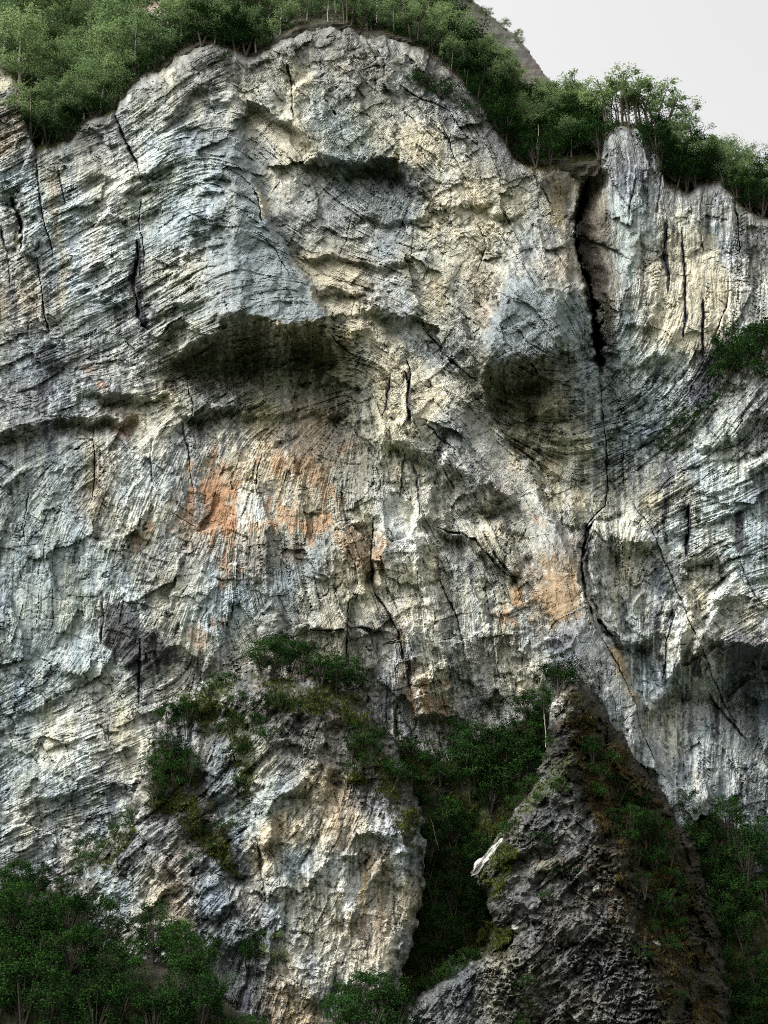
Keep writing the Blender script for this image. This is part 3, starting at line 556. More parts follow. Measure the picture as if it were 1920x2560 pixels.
# ------------------------------------------------------------------ colour of the rock
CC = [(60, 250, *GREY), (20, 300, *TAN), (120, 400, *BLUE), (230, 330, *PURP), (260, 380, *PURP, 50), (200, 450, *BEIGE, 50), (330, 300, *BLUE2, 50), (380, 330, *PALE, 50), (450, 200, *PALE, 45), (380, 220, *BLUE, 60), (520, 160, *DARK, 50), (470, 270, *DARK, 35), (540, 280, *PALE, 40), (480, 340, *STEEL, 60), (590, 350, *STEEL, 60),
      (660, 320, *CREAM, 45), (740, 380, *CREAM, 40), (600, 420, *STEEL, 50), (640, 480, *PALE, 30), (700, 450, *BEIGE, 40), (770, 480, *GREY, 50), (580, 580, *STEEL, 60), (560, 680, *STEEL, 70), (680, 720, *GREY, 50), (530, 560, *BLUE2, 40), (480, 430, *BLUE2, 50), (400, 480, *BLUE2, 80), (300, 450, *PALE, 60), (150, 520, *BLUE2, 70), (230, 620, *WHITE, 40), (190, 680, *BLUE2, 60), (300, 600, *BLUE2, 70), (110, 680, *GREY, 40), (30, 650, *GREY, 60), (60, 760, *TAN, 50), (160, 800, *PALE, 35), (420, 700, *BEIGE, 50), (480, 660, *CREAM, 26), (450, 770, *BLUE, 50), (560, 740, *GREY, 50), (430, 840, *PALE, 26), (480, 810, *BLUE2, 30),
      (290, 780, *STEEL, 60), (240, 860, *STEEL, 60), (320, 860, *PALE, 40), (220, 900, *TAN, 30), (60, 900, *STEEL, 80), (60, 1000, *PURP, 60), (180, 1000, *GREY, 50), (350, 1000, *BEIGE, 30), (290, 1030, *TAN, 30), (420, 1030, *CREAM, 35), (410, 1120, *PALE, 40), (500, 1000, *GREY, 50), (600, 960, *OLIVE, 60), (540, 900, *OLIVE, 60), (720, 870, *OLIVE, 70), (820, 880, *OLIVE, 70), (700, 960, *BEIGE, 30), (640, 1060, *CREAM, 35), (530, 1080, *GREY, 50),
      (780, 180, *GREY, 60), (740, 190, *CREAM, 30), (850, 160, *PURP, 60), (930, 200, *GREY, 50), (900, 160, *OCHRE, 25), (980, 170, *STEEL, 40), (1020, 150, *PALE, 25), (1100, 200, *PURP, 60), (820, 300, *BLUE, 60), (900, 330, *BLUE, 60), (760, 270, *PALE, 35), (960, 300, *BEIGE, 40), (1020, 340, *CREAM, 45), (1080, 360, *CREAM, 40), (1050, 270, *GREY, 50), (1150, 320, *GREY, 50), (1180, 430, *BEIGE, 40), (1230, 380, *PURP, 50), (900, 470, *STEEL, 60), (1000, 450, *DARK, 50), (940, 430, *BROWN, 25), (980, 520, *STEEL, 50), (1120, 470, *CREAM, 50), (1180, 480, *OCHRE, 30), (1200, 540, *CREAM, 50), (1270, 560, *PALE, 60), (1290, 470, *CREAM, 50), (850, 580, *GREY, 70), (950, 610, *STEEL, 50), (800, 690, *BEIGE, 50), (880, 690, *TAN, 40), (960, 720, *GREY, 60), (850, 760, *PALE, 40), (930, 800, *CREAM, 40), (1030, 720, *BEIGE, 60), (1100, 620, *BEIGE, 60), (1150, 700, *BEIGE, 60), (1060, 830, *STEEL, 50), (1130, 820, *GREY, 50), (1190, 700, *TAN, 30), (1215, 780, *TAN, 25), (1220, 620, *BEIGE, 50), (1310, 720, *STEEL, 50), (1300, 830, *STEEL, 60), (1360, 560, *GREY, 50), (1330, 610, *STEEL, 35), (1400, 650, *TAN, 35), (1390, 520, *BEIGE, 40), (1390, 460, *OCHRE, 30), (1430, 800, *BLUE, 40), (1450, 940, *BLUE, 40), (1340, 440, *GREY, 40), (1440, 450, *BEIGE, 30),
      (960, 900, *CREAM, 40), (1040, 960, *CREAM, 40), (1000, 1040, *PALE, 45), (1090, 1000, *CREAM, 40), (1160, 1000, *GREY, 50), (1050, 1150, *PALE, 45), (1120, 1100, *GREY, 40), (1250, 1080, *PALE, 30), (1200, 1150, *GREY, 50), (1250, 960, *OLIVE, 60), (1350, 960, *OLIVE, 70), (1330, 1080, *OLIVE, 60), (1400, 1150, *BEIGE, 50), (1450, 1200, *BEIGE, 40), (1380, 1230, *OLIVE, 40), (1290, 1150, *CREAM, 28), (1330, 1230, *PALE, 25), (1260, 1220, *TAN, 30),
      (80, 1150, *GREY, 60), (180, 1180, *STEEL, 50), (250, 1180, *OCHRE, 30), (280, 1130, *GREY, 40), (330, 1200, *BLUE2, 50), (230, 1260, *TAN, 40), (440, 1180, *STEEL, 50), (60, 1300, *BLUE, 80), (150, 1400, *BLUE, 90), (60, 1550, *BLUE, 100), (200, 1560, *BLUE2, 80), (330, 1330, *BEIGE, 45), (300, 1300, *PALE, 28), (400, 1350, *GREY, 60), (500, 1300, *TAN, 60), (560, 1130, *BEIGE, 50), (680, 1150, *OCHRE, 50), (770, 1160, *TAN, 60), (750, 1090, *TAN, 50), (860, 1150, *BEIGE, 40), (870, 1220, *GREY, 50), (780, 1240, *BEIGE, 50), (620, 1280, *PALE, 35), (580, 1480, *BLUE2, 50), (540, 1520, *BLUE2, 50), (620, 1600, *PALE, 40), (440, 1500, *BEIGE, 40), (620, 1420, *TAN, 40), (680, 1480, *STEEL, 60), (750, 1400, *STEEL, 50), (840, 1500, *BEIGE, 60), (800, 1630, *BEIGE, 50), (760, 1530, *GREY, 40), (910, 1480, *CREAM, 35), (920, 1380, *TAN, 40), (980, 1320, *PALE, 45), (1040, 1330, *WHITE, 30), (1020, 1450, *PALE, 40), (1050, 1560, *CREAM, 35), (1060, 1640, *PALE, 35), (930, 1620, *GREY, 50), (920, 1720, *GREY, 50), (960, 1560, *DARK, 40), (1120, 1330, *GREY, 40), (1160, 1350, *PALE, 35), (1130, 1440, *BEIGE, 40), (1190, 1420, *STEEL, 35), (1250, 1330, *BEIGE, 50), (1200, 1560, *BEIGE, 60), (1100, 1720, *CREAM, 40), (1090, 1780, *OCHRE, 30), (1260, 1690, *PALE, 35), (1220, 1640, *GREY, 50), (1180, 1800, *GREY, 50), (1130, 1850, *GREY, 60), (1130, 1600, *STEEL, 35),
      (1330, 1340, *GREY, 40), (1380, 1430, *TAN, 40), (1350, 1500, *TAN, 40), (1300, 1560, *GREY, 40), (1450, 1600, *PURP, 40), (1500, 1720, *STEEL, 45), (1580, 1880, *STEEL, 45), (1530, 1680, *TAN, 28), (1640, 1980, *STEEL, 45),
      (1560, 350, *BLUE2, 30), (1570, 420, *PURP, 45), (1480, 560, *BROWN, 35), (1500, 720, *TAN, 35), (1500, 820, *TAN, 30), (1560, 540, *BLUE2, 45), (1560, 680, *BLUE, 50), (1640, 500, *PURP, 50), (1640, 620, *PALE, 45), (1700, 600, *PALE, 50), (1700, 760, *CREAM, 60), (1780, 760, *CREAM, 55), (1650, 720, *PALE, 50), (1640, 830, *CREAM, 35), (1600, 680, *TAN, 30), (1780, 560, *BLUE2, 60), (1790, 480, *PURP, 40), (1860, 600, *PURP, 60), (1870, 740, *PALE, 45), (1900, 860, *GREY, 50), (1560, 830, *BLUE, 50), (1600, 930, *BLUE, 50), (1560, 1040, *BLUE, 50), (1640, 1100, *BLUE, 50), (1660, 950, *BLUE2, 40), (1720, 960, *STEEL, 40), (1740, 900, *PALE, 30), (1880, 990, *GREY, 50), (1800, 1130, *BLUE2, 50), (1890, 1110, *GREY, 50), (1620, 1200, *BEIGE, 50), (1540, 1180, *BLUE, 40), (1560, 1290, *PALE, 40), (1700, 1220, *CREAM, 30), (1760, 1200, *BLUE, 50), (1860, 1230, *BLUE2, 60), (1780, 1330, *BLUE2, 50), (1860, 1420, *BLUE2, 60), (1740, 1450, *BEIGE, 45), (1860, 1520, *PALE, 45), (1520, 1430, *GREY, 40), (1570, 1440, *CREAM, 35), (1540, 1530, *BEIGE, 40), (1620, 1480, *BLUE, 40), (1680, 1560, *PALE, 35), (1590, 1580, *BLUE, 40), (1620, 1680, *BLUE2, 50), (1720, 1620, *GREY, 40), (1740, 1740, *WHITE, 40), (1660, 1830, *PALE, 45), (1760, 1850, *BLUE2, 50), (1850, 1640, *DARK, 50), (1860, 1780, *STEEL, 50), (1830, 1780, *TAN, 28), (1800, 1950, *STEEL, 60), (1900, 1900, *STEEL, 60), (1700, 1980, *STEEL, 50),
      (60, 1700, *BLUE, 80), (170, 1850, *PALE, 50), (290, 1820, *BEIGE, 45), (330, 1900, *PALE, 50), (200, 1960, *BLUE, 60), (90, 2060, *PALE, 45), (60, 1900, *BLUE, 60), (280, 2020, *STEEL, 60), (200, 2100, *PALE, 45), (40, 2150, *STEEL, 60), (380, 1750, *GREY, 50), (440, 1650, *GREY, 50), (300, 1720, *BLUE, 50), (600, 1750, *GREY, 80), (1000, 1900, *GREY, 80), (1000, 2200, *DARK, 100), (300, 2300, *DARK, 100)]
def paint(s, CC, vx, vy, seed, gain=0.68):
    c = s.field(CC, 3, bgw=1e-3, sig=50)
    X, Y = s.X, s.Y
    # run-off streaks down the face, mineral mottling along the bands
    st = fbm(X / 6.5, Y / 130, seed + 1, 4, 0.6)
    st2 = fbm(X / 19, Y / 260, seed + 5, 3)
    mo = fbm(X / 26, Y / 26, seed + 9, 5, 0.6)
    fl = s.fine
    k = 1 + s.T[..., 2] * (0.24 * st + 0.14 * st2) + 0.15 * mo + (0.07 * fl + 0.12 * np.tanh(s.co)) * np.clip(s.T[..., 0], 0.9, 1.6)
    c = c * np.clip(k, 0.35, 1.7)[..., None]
    # long black seeps and chalk-white runs
    zs = fbm(X / 70, Y / 260, seed + 31, 3)
    sk = fbm((X + 7 * fbm(X / 45, Y / 70, seed + 33, 2)) / 6.0, Y / 190, seed + 35, 4, 0.6) + 0.22 * mo
    bk = (sstep(0.30, 0.62, sk + 0.45 * zs) * np.clip(s.T[..., 2] - 0.15, 0, 1.3) * 0.5)[..., None]
    c = c * (1 - bk) + np.array((0.05, 0.055, 0.06), np.float32) * bk
    wk = (sstep(0.25, 0.65, -sk - 0.4 * zs + 0.2 * mo) * np.clip(s.T[..., 2], 0, 1.3) * 0.45)[..., None]
    c = c * (1 - wk) + np.array(WHITE, np.float32) * wk
    # warm / cool drift
    wm = (0.10 * fbm(X / 60, Y / 90, seed + 13, 4) + 0.05 * st)[..., None]
    c = c * (1 + wm * np.array((1.0, 0.25, -1.2), np.float32))
    # dark lichen specks and pale chips
    sp = fbm(X / 7, Y / 7, seed + 17, 3, 0.6); z = fbm(X / 110, Y / 110, seed + 21, 3)
    dk = sstep(0.42, 0.75, sp + 0.35 * z)[..., None]
    c = c * (1 - 0.6 * dk)
    wh = sstep(0.5, 0.8, -sp + 0.25 * fbm(X / 80, Y / 80, seed + 25, 3))[..., None]
    c = c + (np.array(WHITE, np.float32) - c) * 0.45 * wh
    # colour darkens along open cracks and joints
    c = c * (1 - 0.5 * np.maximum(s.crackm, 0.8 * s.joint)[..., None])
    mean = np.array((0.36, 0.36, 0.315), np.float32)
    c = mean * (np.maximum(c, 1e-3) / mean) ** 1.25
    lum = c.mean(-1, keepdims=True); c = lum * np.array((1.0, 1.01, 0.96), np.float32) * 0.3 + c * 0.7
    s.C = (c * gain).astype(np.float32)
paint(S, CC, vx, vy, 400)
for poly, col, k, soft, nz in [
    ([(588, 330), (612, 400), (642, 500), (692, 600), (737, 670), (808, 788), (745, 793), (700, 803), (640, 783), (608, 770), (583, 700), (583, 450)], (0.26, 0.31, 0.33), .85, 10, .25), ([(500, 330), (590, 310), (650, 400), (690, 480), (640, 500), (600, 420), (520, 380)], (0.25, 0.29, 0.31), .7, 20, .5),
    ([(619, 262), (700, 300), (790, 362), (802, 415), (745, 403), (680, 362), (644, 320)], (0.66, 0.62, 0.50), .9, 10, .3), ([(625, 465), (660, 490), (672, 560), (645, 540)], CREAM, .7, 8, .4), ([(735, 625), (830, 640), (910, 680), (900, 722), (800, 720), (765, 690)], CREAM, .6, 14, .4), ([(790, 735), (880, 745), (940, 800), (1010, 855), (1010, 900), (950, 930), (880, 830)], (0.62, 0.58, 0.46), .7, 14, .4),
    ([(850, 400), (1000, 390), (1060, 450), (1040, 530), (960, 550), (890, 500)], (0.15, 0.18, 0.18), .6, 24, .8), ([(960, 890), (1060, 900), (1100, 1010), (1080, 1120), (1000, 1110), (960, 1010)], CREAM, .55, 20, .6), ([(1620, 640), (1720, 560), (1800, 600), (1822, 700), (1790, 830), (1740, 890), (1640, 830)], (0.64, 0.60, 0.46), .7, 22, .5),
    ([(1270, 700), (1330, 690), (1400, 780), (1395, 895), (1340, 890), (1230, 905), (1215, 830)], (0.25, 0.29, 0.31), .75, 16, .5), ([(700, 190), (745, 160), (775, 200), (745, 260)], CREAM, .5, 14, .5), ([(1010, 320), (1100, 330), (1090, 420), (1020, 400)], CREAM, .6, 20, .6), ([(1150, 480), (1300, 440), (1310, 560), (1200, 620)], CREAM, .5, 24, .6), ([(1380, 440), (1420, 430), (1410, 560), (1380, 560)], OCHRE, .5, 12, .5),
    ([(1700, 1690), (1790, 1690), (1790, 1790), (1720, 1800)], WHITE, .5, 20, .8), ([(1540, 500), (1600, 500), (1590, 700), (1540, 720)], BLUE2, .6, 16, .5), ([(30, 1130), (190, 1130), (170, 1700), (20, 1700)], BLUE, .4, 30, .7), ([(205, 560), (250, 560), (240, 720), (200, 720)], WHITE, .55, 14, .7), ([(430, 860), (460, 800), (500, 790), (520, 820)], PALE, .6, 8, .4), ([(380, 1030), (440, 1010), (440, 1080), (390, 1150), (360, 1140)], (0.64, 0.62, 0.54), .7, 12, .5),
    ([(230, 1740), (350, 1760), (340, 1950), (240, 1930)], BEIGE, .5, 24, .7), ([(900, 1440), (935, 1440), (930, 1560), (900, 1540)], CREAM, .5, 12, .5), ([(1000, 1250), (1070, 1250), (1080, 1480), (1010, 1480)], (0.63, 0.62, 0.54), .5, 18, .6), ([(1120, 1030), (1190, 1010), (1330, 1200), (1390, 1340), (1330, 1400), (1240, 1200)], (0.46, 0.46, 0.43), .55, 20, .6),
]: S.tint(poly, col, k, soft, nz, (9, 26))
# lichen, rust and black wet streaks, plus recess shade painted dark
for poly, col, k, soft, nz in [
    ([(480, 1180), (520, 1150), (590, 1160), (600, 1220), (580, 1300), (575, 1370), (580, 1430), (562, 1455), (548, 1420), (550, 1360), (520, 1330), (510, 1260), (490, 1230)], ORANGE, 0.8, 16, 0.55),
    ([(490, 1210), (590, 1210), (585, 1290), (560, 1330), (520, 1310), (495, 1270)], (0.40, 0.21, 0.10), 0.85, 14, 0.45),
    ([(670, 1130), (720, 1140), (790, 1170), (830, 1210), (835, 1260), (800, 1240), (760, 1190), (700, 1170)], ORANGE, 0.75, 14, 0.5),
    ([(690, 1250), (720, 1245), (760, 1290), (800, 1285), (830, 1300), (822, 1345), (760, 1345), (700, 1310), (640, 1330), (630, 1300), (680, 1300)], (0.42, 0.25, 0.13), 0.9, 12, 0.4),
    ([(870, 1110), (900, 1115), (860, 1150), (840, 1175), (820, 1180), (840, 1140)], ORANGE, 0.6, 10, 0.4), ([(450, 1260), (480, 1250), (490, 1330), (455, 1320)], ORANGE, 0.5, 14, 0.6), ([(335, 1360), (350, 1330), (380, 1300), (385, 1320), (350, 1365)], ORANGE, 0.7, 8, 0.4),
    ([(290, 1075), (310, 1055), (380, 1040), (330, 1075), (300, 1100)], (0.40, 0.24, 0.15), 0.7, 10, 0.4), ([(245, 955), (268, 960), (265, 985), (245, 970)], ORANGE, 0.7, 6, 0.3), ([(205, 900), (240, 915), (230, 930), (205, 920)], (0.38, 0.25, 0.17), 0.6, 8, 0.4),
    ([(830, 1330), (900, 1330), (935, 1380), (920, 1430), (890, 1400)], (0.40, 0.27, 0.15), 0.6, 14, 0.5), ([(940, 1340), (960, 1350), (965, 1430), (935, 1440)], (0.38, 0.22, 0.10), 0.7, 10, 0.5), ([(700, 1380), (770, 1350), (760, 1400), (690, 1420)], (0.40, 0.28, 0.18), 0.5, 12, 0.5),
    ([(1262, 1455), (1290, 1455), (1310, 1500), (1335, 1545), (1320, 1550), (1285, 1510)], (0.44, 0.27, 0.12), 0.85, 8, 0.4), ([(1235, 1530), (1270, 1520), (1285, 1560), (1250, 1560)], (0.42, 0.23, 0.12), 0.7, 10, 0.5), ([(1320, 1270), (1345, 1290), (1355, 1320), (1335, 1310)], ORANGE, 0.6, 8, 0.4),
    ([(1370, 1400), (1410, 1420), (1430, 1480), (1420, 1540), (1380, 1540), (1350, 1500), (1360, 1450)], (0.40, 0.27, 0.14), 0.75, 18, 0.5), ([(1518, 1605), (1540, 1620), (1570, 1690), (1600, 1760), (1590, 1775), (1560, 1730), (1530, 1670)], (0.43, 0.29, 0.13), 0.85, 8, 0.3), ([(1440, 1530), (1455, 1530), (1450, 1560), (1435, 1555)], ORANGE, 0.6, 6, 0.4),
    ([(470, 1580), (500, 1560), (530, 1590), (510, 1610)], ORANGE, 0.55, 12, 0.5), ([(530, 1560), (570, 1540), (560, 1560), (535, 1575)], ORANGE, 0.5, 8, 0.4), ([(1000, 1560), (1020, 1620), (1040, 1700), (1070, 1760), (1030, 1780), (1005, 1680)], BROWN, 0.7, 12, 0.5), ([(1040, 1740), (1110, 1720), (1120, 1780), (1050, 1790)], (0.34, 0.19, 0.07), 0.65, 16, 0.6), ([(1600, 660), (1620, 650), (1610, 710), (1590, 710)], (0.36, 0.25, 0.19), 0.6, 10, 0.4),
    ([(125, 580), (160, 560), (175, 640), (170, 790), (150, 780), (155, 650)], OCHRE, 0.5, 10, 0.4), ([(115, 440), (140, 450), (150, 540), (130, 560)], (0.48, 0.36, 0.24), 0.5, 12, 0.4),
]: S.tint(poly, col, k * 0.8, soft * 1.7, nz * 1.2, (14, 34))
for poly, k, soft, nz in [
    ([(262, 1490), (300, 1500), (355, 1520), (365, 1590), (400, 1600), (400, 1640), (380, 1660), (350, 1680), (310, 1660), (285, 1640), (255, 1570)], 0.85, 16, 0.7), ([(380, 1600), (440, 1620), (465, 1650), (440, 1670), (390, 1660)], 0.8, 10, 0.7), ([(250, 1500), (270, 1495), (262, 1580), (250, 1600)], 0.9, 6, 0.4),
    ([(105, 850), (145, 860), (150, 900), (135, 960), (120, 1040), (100, 1040), (105, 940)], 0.8, 12, 0.6), ([(110, 1050), (132, 1060), (125, 1150), (112, 1190)], 0.7, 10, 0.5), ([(20, 700), (35, 720), (40, 800), (25, 830)], 0.7, 8, 0.5), ([(1730, 870), (1790, 870), (1800, 940), (1770, 1010), (1730, 1000)], 0.85, 12, 0.6), ([(1735, 960), (1770, 960), (1765, 1030), (1735, 1025)], 0.6, 10, 0.4), ([(1650, 1160), (1690, 1150), (1690, 1260), (1665, 1280)], 0.75, 10, 0.7), ([(1880, 1160), (1930, 1200), (1930, 1260), (1880, 1240)], 0.6, 12, 0.6),
    ([(1640, 1430), (1670, 1410), (1660, 1500), (1640, 1580), (1625, 1560)], 0.7, 12, 0.6), ([(1450, 1330), (1480, 1300), (1478, 1380), (1455, 1410)], 0.8, 8, 0.5), ([(1730, 1640), (1755, 1650), (1750, 1700), (1730, 1700)], 0.85, 8, 0.6), ([(1790, 1590), (1920, 1600), (1920, 1680), (1830, 1700)], 0.7, 20, 0.7), ([(1630, 1740), (1665, 1720), (1670, 1780), (1640, 1800)], 0.4, 10, 0.5),  # shade in the open gap and the cave painted as dark polygons
    ([(235, 1740), (260, 1720), (300, 1950), (285, 2060), (270, 2000)], 0.45, 14, 0.7), ([(270, 1940), (285, 1950), (290, 2040), (275, 2050)], 0.7, 8, 0.5),
]: S.tint(poly, INK if k < 0.8 else BLACK, k, soft, nz, (9, 24))
for pts, wd, k in [
    ([(342, 590), (344, 650), (336, 705), (344, 770), (372, 822)], 11, 1), ([(350, 700), (352, 760)], 8, 0.9), ([(1660, 545), (1664, 620), (1668, 740)], 5, 1), ([(1655, 600), (1660, 680)], 4, 0.9), ([(1702, 560), (1708, 640), (1712, 860)], 4.5, 1), ([(1757, 740), (1756, 800), (1755, 910)], 5, 1), ([(1690, 540), (1694, 620)], 2.5, 0.8), ([(1735, 560), (1740, 680)], 2.5, 0.7), ([(1680, 560), (1684, 800)], 2, 0.6), ([(1725, 700), (1727, 820)], 2, 0.6), ([(1765, 640), (1768, 720)], 2.5, 0.6), ([(1640, 560), (1645, 640)], 3, 0.7), ([(1780, 680), (1785, 800)], 2, 0.5),
    ([(1726, 1260), (1723, 1330), (1717, 1395)], 6, 1), ([(1852, 1270), (1848, 1330), (1852, 1390)], 14, 0.95), ([(1745, 1270), (1748, 1310)], 8, 0.8), ([(1665, 1240), (1662, 1310), (1665, 1370)], 7, 0.85), ([(1870, 1400), (1868, 1460)], 5, 0.7), ([(1645, 1520), (1640, 1600), (1665, 1720)], 8, 0.8), ([(1690, 1640), (1700, 1700)], 5, 0.7), ([(1795, 1760), (1790, 1860)], 6, 0.8), ([(1570, 1500), (1650, 1430), (1665, 1390)], 7, 0.6), ([(1550, 1380), (1530, 1480)], 6, 0.4),
    ([(348, 1640), (352, 1700), (350, 1770)], 6, 0.9), ([(395, 1640), (398, 1690)], 5, 0.9), ([(70, 1280), (95, 1340), (110, 1390)], 7, 0.6), ([(500, 1030), (505, 1120)], 6, 0.6), ([(560, 1080), (555, 1140)], 6, 0.6), ([(590, 1060), (600, 1120)], 6, 0.5), ([(1018, 920), (1024, 980), (1022, 1060)], 6, 0.9), ([(972, 950), (962, 1030)], 5, 0.7), ([(1045, 1180), (1050, 1290)], 6, 0.6), ([(1150, 1390), (1200, 1440)], 12, 0.5),
    ([(1010, 1600), (1025, 1720)], 7, 0.8), ([(1380, 620), (1370, 560)], 9, 0.5), ([(1320, 600), (1310, 660)], 14, 0.5),
]: S.streak(pts, wd, BLACK if k > 0.75 else INK, k)
for pts, wd, k in [
    ([(230, 560), (225, 640), (215, 700)], 10, 0.7), ([(330, 700), (325, 790), (345, 860)], 12, 0.7), ([(340, 800), (335, 880)], 10, 0.7), ([(190, 600), (180, 660)], 7, 0.6), ([(390, 1000), (380, 1090), (372, 1140)], 8, 0.7), ([(440, 800), (438, 850)], 12, 0.6), ([(1250, 1060), (1258, 1180)], 7, 0.8), ([(1300, 1120), (1340, 1240), (1380, 1330)], 6, 0.7), ([(1035, 1290), (1038, 1420)], 7, 0.8), ([(1010, 1080), (1030, 1180)], 7, 0.7), ([(1160, 1320), (1165, 1380)], 7, 0.7), ([(1120, 1230), (1150, 1290)], 6, 0.5), ([(1560, 620), (1550, 720)], 6, 0.5), ([(1690, 880), (1700, 960)], 14, 0.5), ([(1740, 1690), (1745, 1800)], 18, 0.6), ([(1770, 1800), (1765, 1960)], 5, 0.7), ([(1560, 1400), (1562, 1500)], 10, 0.5), ([(370, 1465), (430, 1478), (462, 1510)], 5, 0.7), ([(470, 1520), (540, 1440)], 5, 0.6), ([(1800, 1470), (1860, 1500)], 10, 0.4), ([(30, 1300), (28, 1400)], 4, 0.5), ([(700, 1570), (720, 1640)], 6, 0.3), ([(1640, 1790), (1650, 1880)], 8, 0.4), ([(860, 920), (852, 1000)], 5, 0.3), ([(620, 935), (715, 930)], 5, 0.3), ([(700, 930), (722, 990)], 7, 0.6),
]: S.streak(pts, wd * 0.8, WHITE, k * 0.65, 1.0)
S.tint([(1400, 1560), (1470, 1560), (1510, 1620), (1600, 1760), (1660, 1870), (1720, 2000), (1680, 2040), (1600, 1900), (1520, 1770), (1440, 1640)], (0.27, 0.295, 0.31), 0.6, 26, 0.7, (8, 16))
S.tint([(1455, 470), (1500, 440), (1530, 480), (1535, 700), (1525, 840), (1490, 760), (1450, 620)], (0.17, 0.14, 0.10), 0.7, 20, 0.5, (9, 60))  # tints the shade of the chimney corner into the rock colour
D = S.depth(base)
rimy = line_y(X, RIM) + 7 * fbm(X / 22, Y / 300, 901, 3)
right = np.zeros(X.shape, bool)
MC = [(1500, -100)] + MAINCRACK + [(1850, 2400)]
xc = np.interp(Y, [p[1] for p in MC], [p[0] for p in MC])
right = (X > xc) | ((Y < 400) & (X > 1497))
keep = Y > rimy
# dark lichen and turf creep down from the rim
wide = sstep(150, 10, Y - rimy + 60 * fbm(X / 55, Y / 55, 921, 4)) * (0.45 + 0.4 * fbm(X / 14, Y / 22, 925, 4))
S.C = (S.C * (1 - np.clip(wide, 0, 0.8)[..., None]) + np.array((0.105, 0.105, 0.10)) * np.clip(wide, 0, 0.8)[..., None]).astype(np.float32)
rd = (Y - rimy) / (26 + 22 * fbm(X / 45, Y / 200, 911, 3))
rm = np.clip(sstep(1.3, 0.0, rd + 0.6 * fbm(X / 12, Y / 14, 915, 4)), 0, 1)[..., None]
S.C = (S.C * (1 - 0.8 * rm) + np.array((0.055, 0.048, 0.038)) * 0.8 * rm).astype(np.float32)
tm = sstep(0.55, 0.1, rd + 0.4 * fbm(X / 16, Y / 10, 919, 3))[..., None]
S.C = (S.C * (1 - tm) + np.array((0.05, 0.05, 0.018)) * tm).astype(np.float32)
# the rim rolls back onto the slope above
roll = np.clip(1 - (Y - rimy) / 40, 0, 1)
S.D += 7 * roll ** 2
M_ROCK = mat_rock('banded_gneiss')
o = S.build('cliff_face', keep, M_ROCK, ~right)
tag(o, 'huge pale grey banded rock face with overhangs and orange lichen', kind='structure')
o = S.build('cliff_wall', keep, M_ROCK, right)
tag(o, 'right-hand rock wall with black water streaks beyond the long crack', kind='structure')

# ================================================================== LOWER ROCKS AND SLOPES
MOSS = (0.030, 0.040, 0.012); SOIL = (0.026, 0.023, 0.013); HEATH = (0.065, 0.045, 0.018)
M_ROCK2 = mat_rock('weathered_gneiss', bump=0.7)
def rolled(s, edge_d, width, amt):
    """the sheet's outline turns away from the valley"""
    return amt * np.clip(1 - edge_d / width, 0, 1) ** 2
def edge_dist(s, poly):
    d, _ = polydist(s.X, s.Y, poly + [poly[0]])
    d = np.abs(d)
    wob = 9 * fbm(s.X / 26, s.Y / 26, s.seed + 300, 3)
    return np.where(inpoly(s.X, s.Y, poly), d, -d) + wob
# --- middle buttress
BUT = [(-170, 2340), (40, 2265), (120, 2225), (185, 2190), (255, 2110), (325, 2010), (365, 1905), (395, 1800), (440, 1740), (520, 1700), (600, 1690), (640, 1665), (700, 1690), (790, 1685), (880, 1725), (950, 1790), (1000, 1885), (1045, 1985), (1062, 2100),
       (1060, 2230), (1040, 2330), (1010, 2420), (990, 2520), (985, 2680), (-170, 2680)]
B = Sheet(-150, 1090, 1640, 2640, STEP, seed=37)
X, Y = B.X, B.Y
bb = 232.0 / (1 - 0.2 * np.clip(tanel(X, Y), 0, 2))
B.R += B.field([(500, 1800, -3, 60), (640, 1750, 2, 60), (700, 1900, 2, 70), (750, 2100, 4, 70), (700, 2300, 4, 90), (950, 2100, 3, 60), (900, 2350, 3, 80), (600, 2200, -2, 30), (480, 2100, 0, 70), (400, 2350, 1, 70), (260, 2300, -1, 60), (1000, 2250, -1, 40), (560, 1950, -2, 40), (850, 1850, -2, 60), (950, 1950, -2, 60), (300, 2150, -1, 60), (560, 2450, -2, 50)], 1, 0.02, 70)[..., 0]
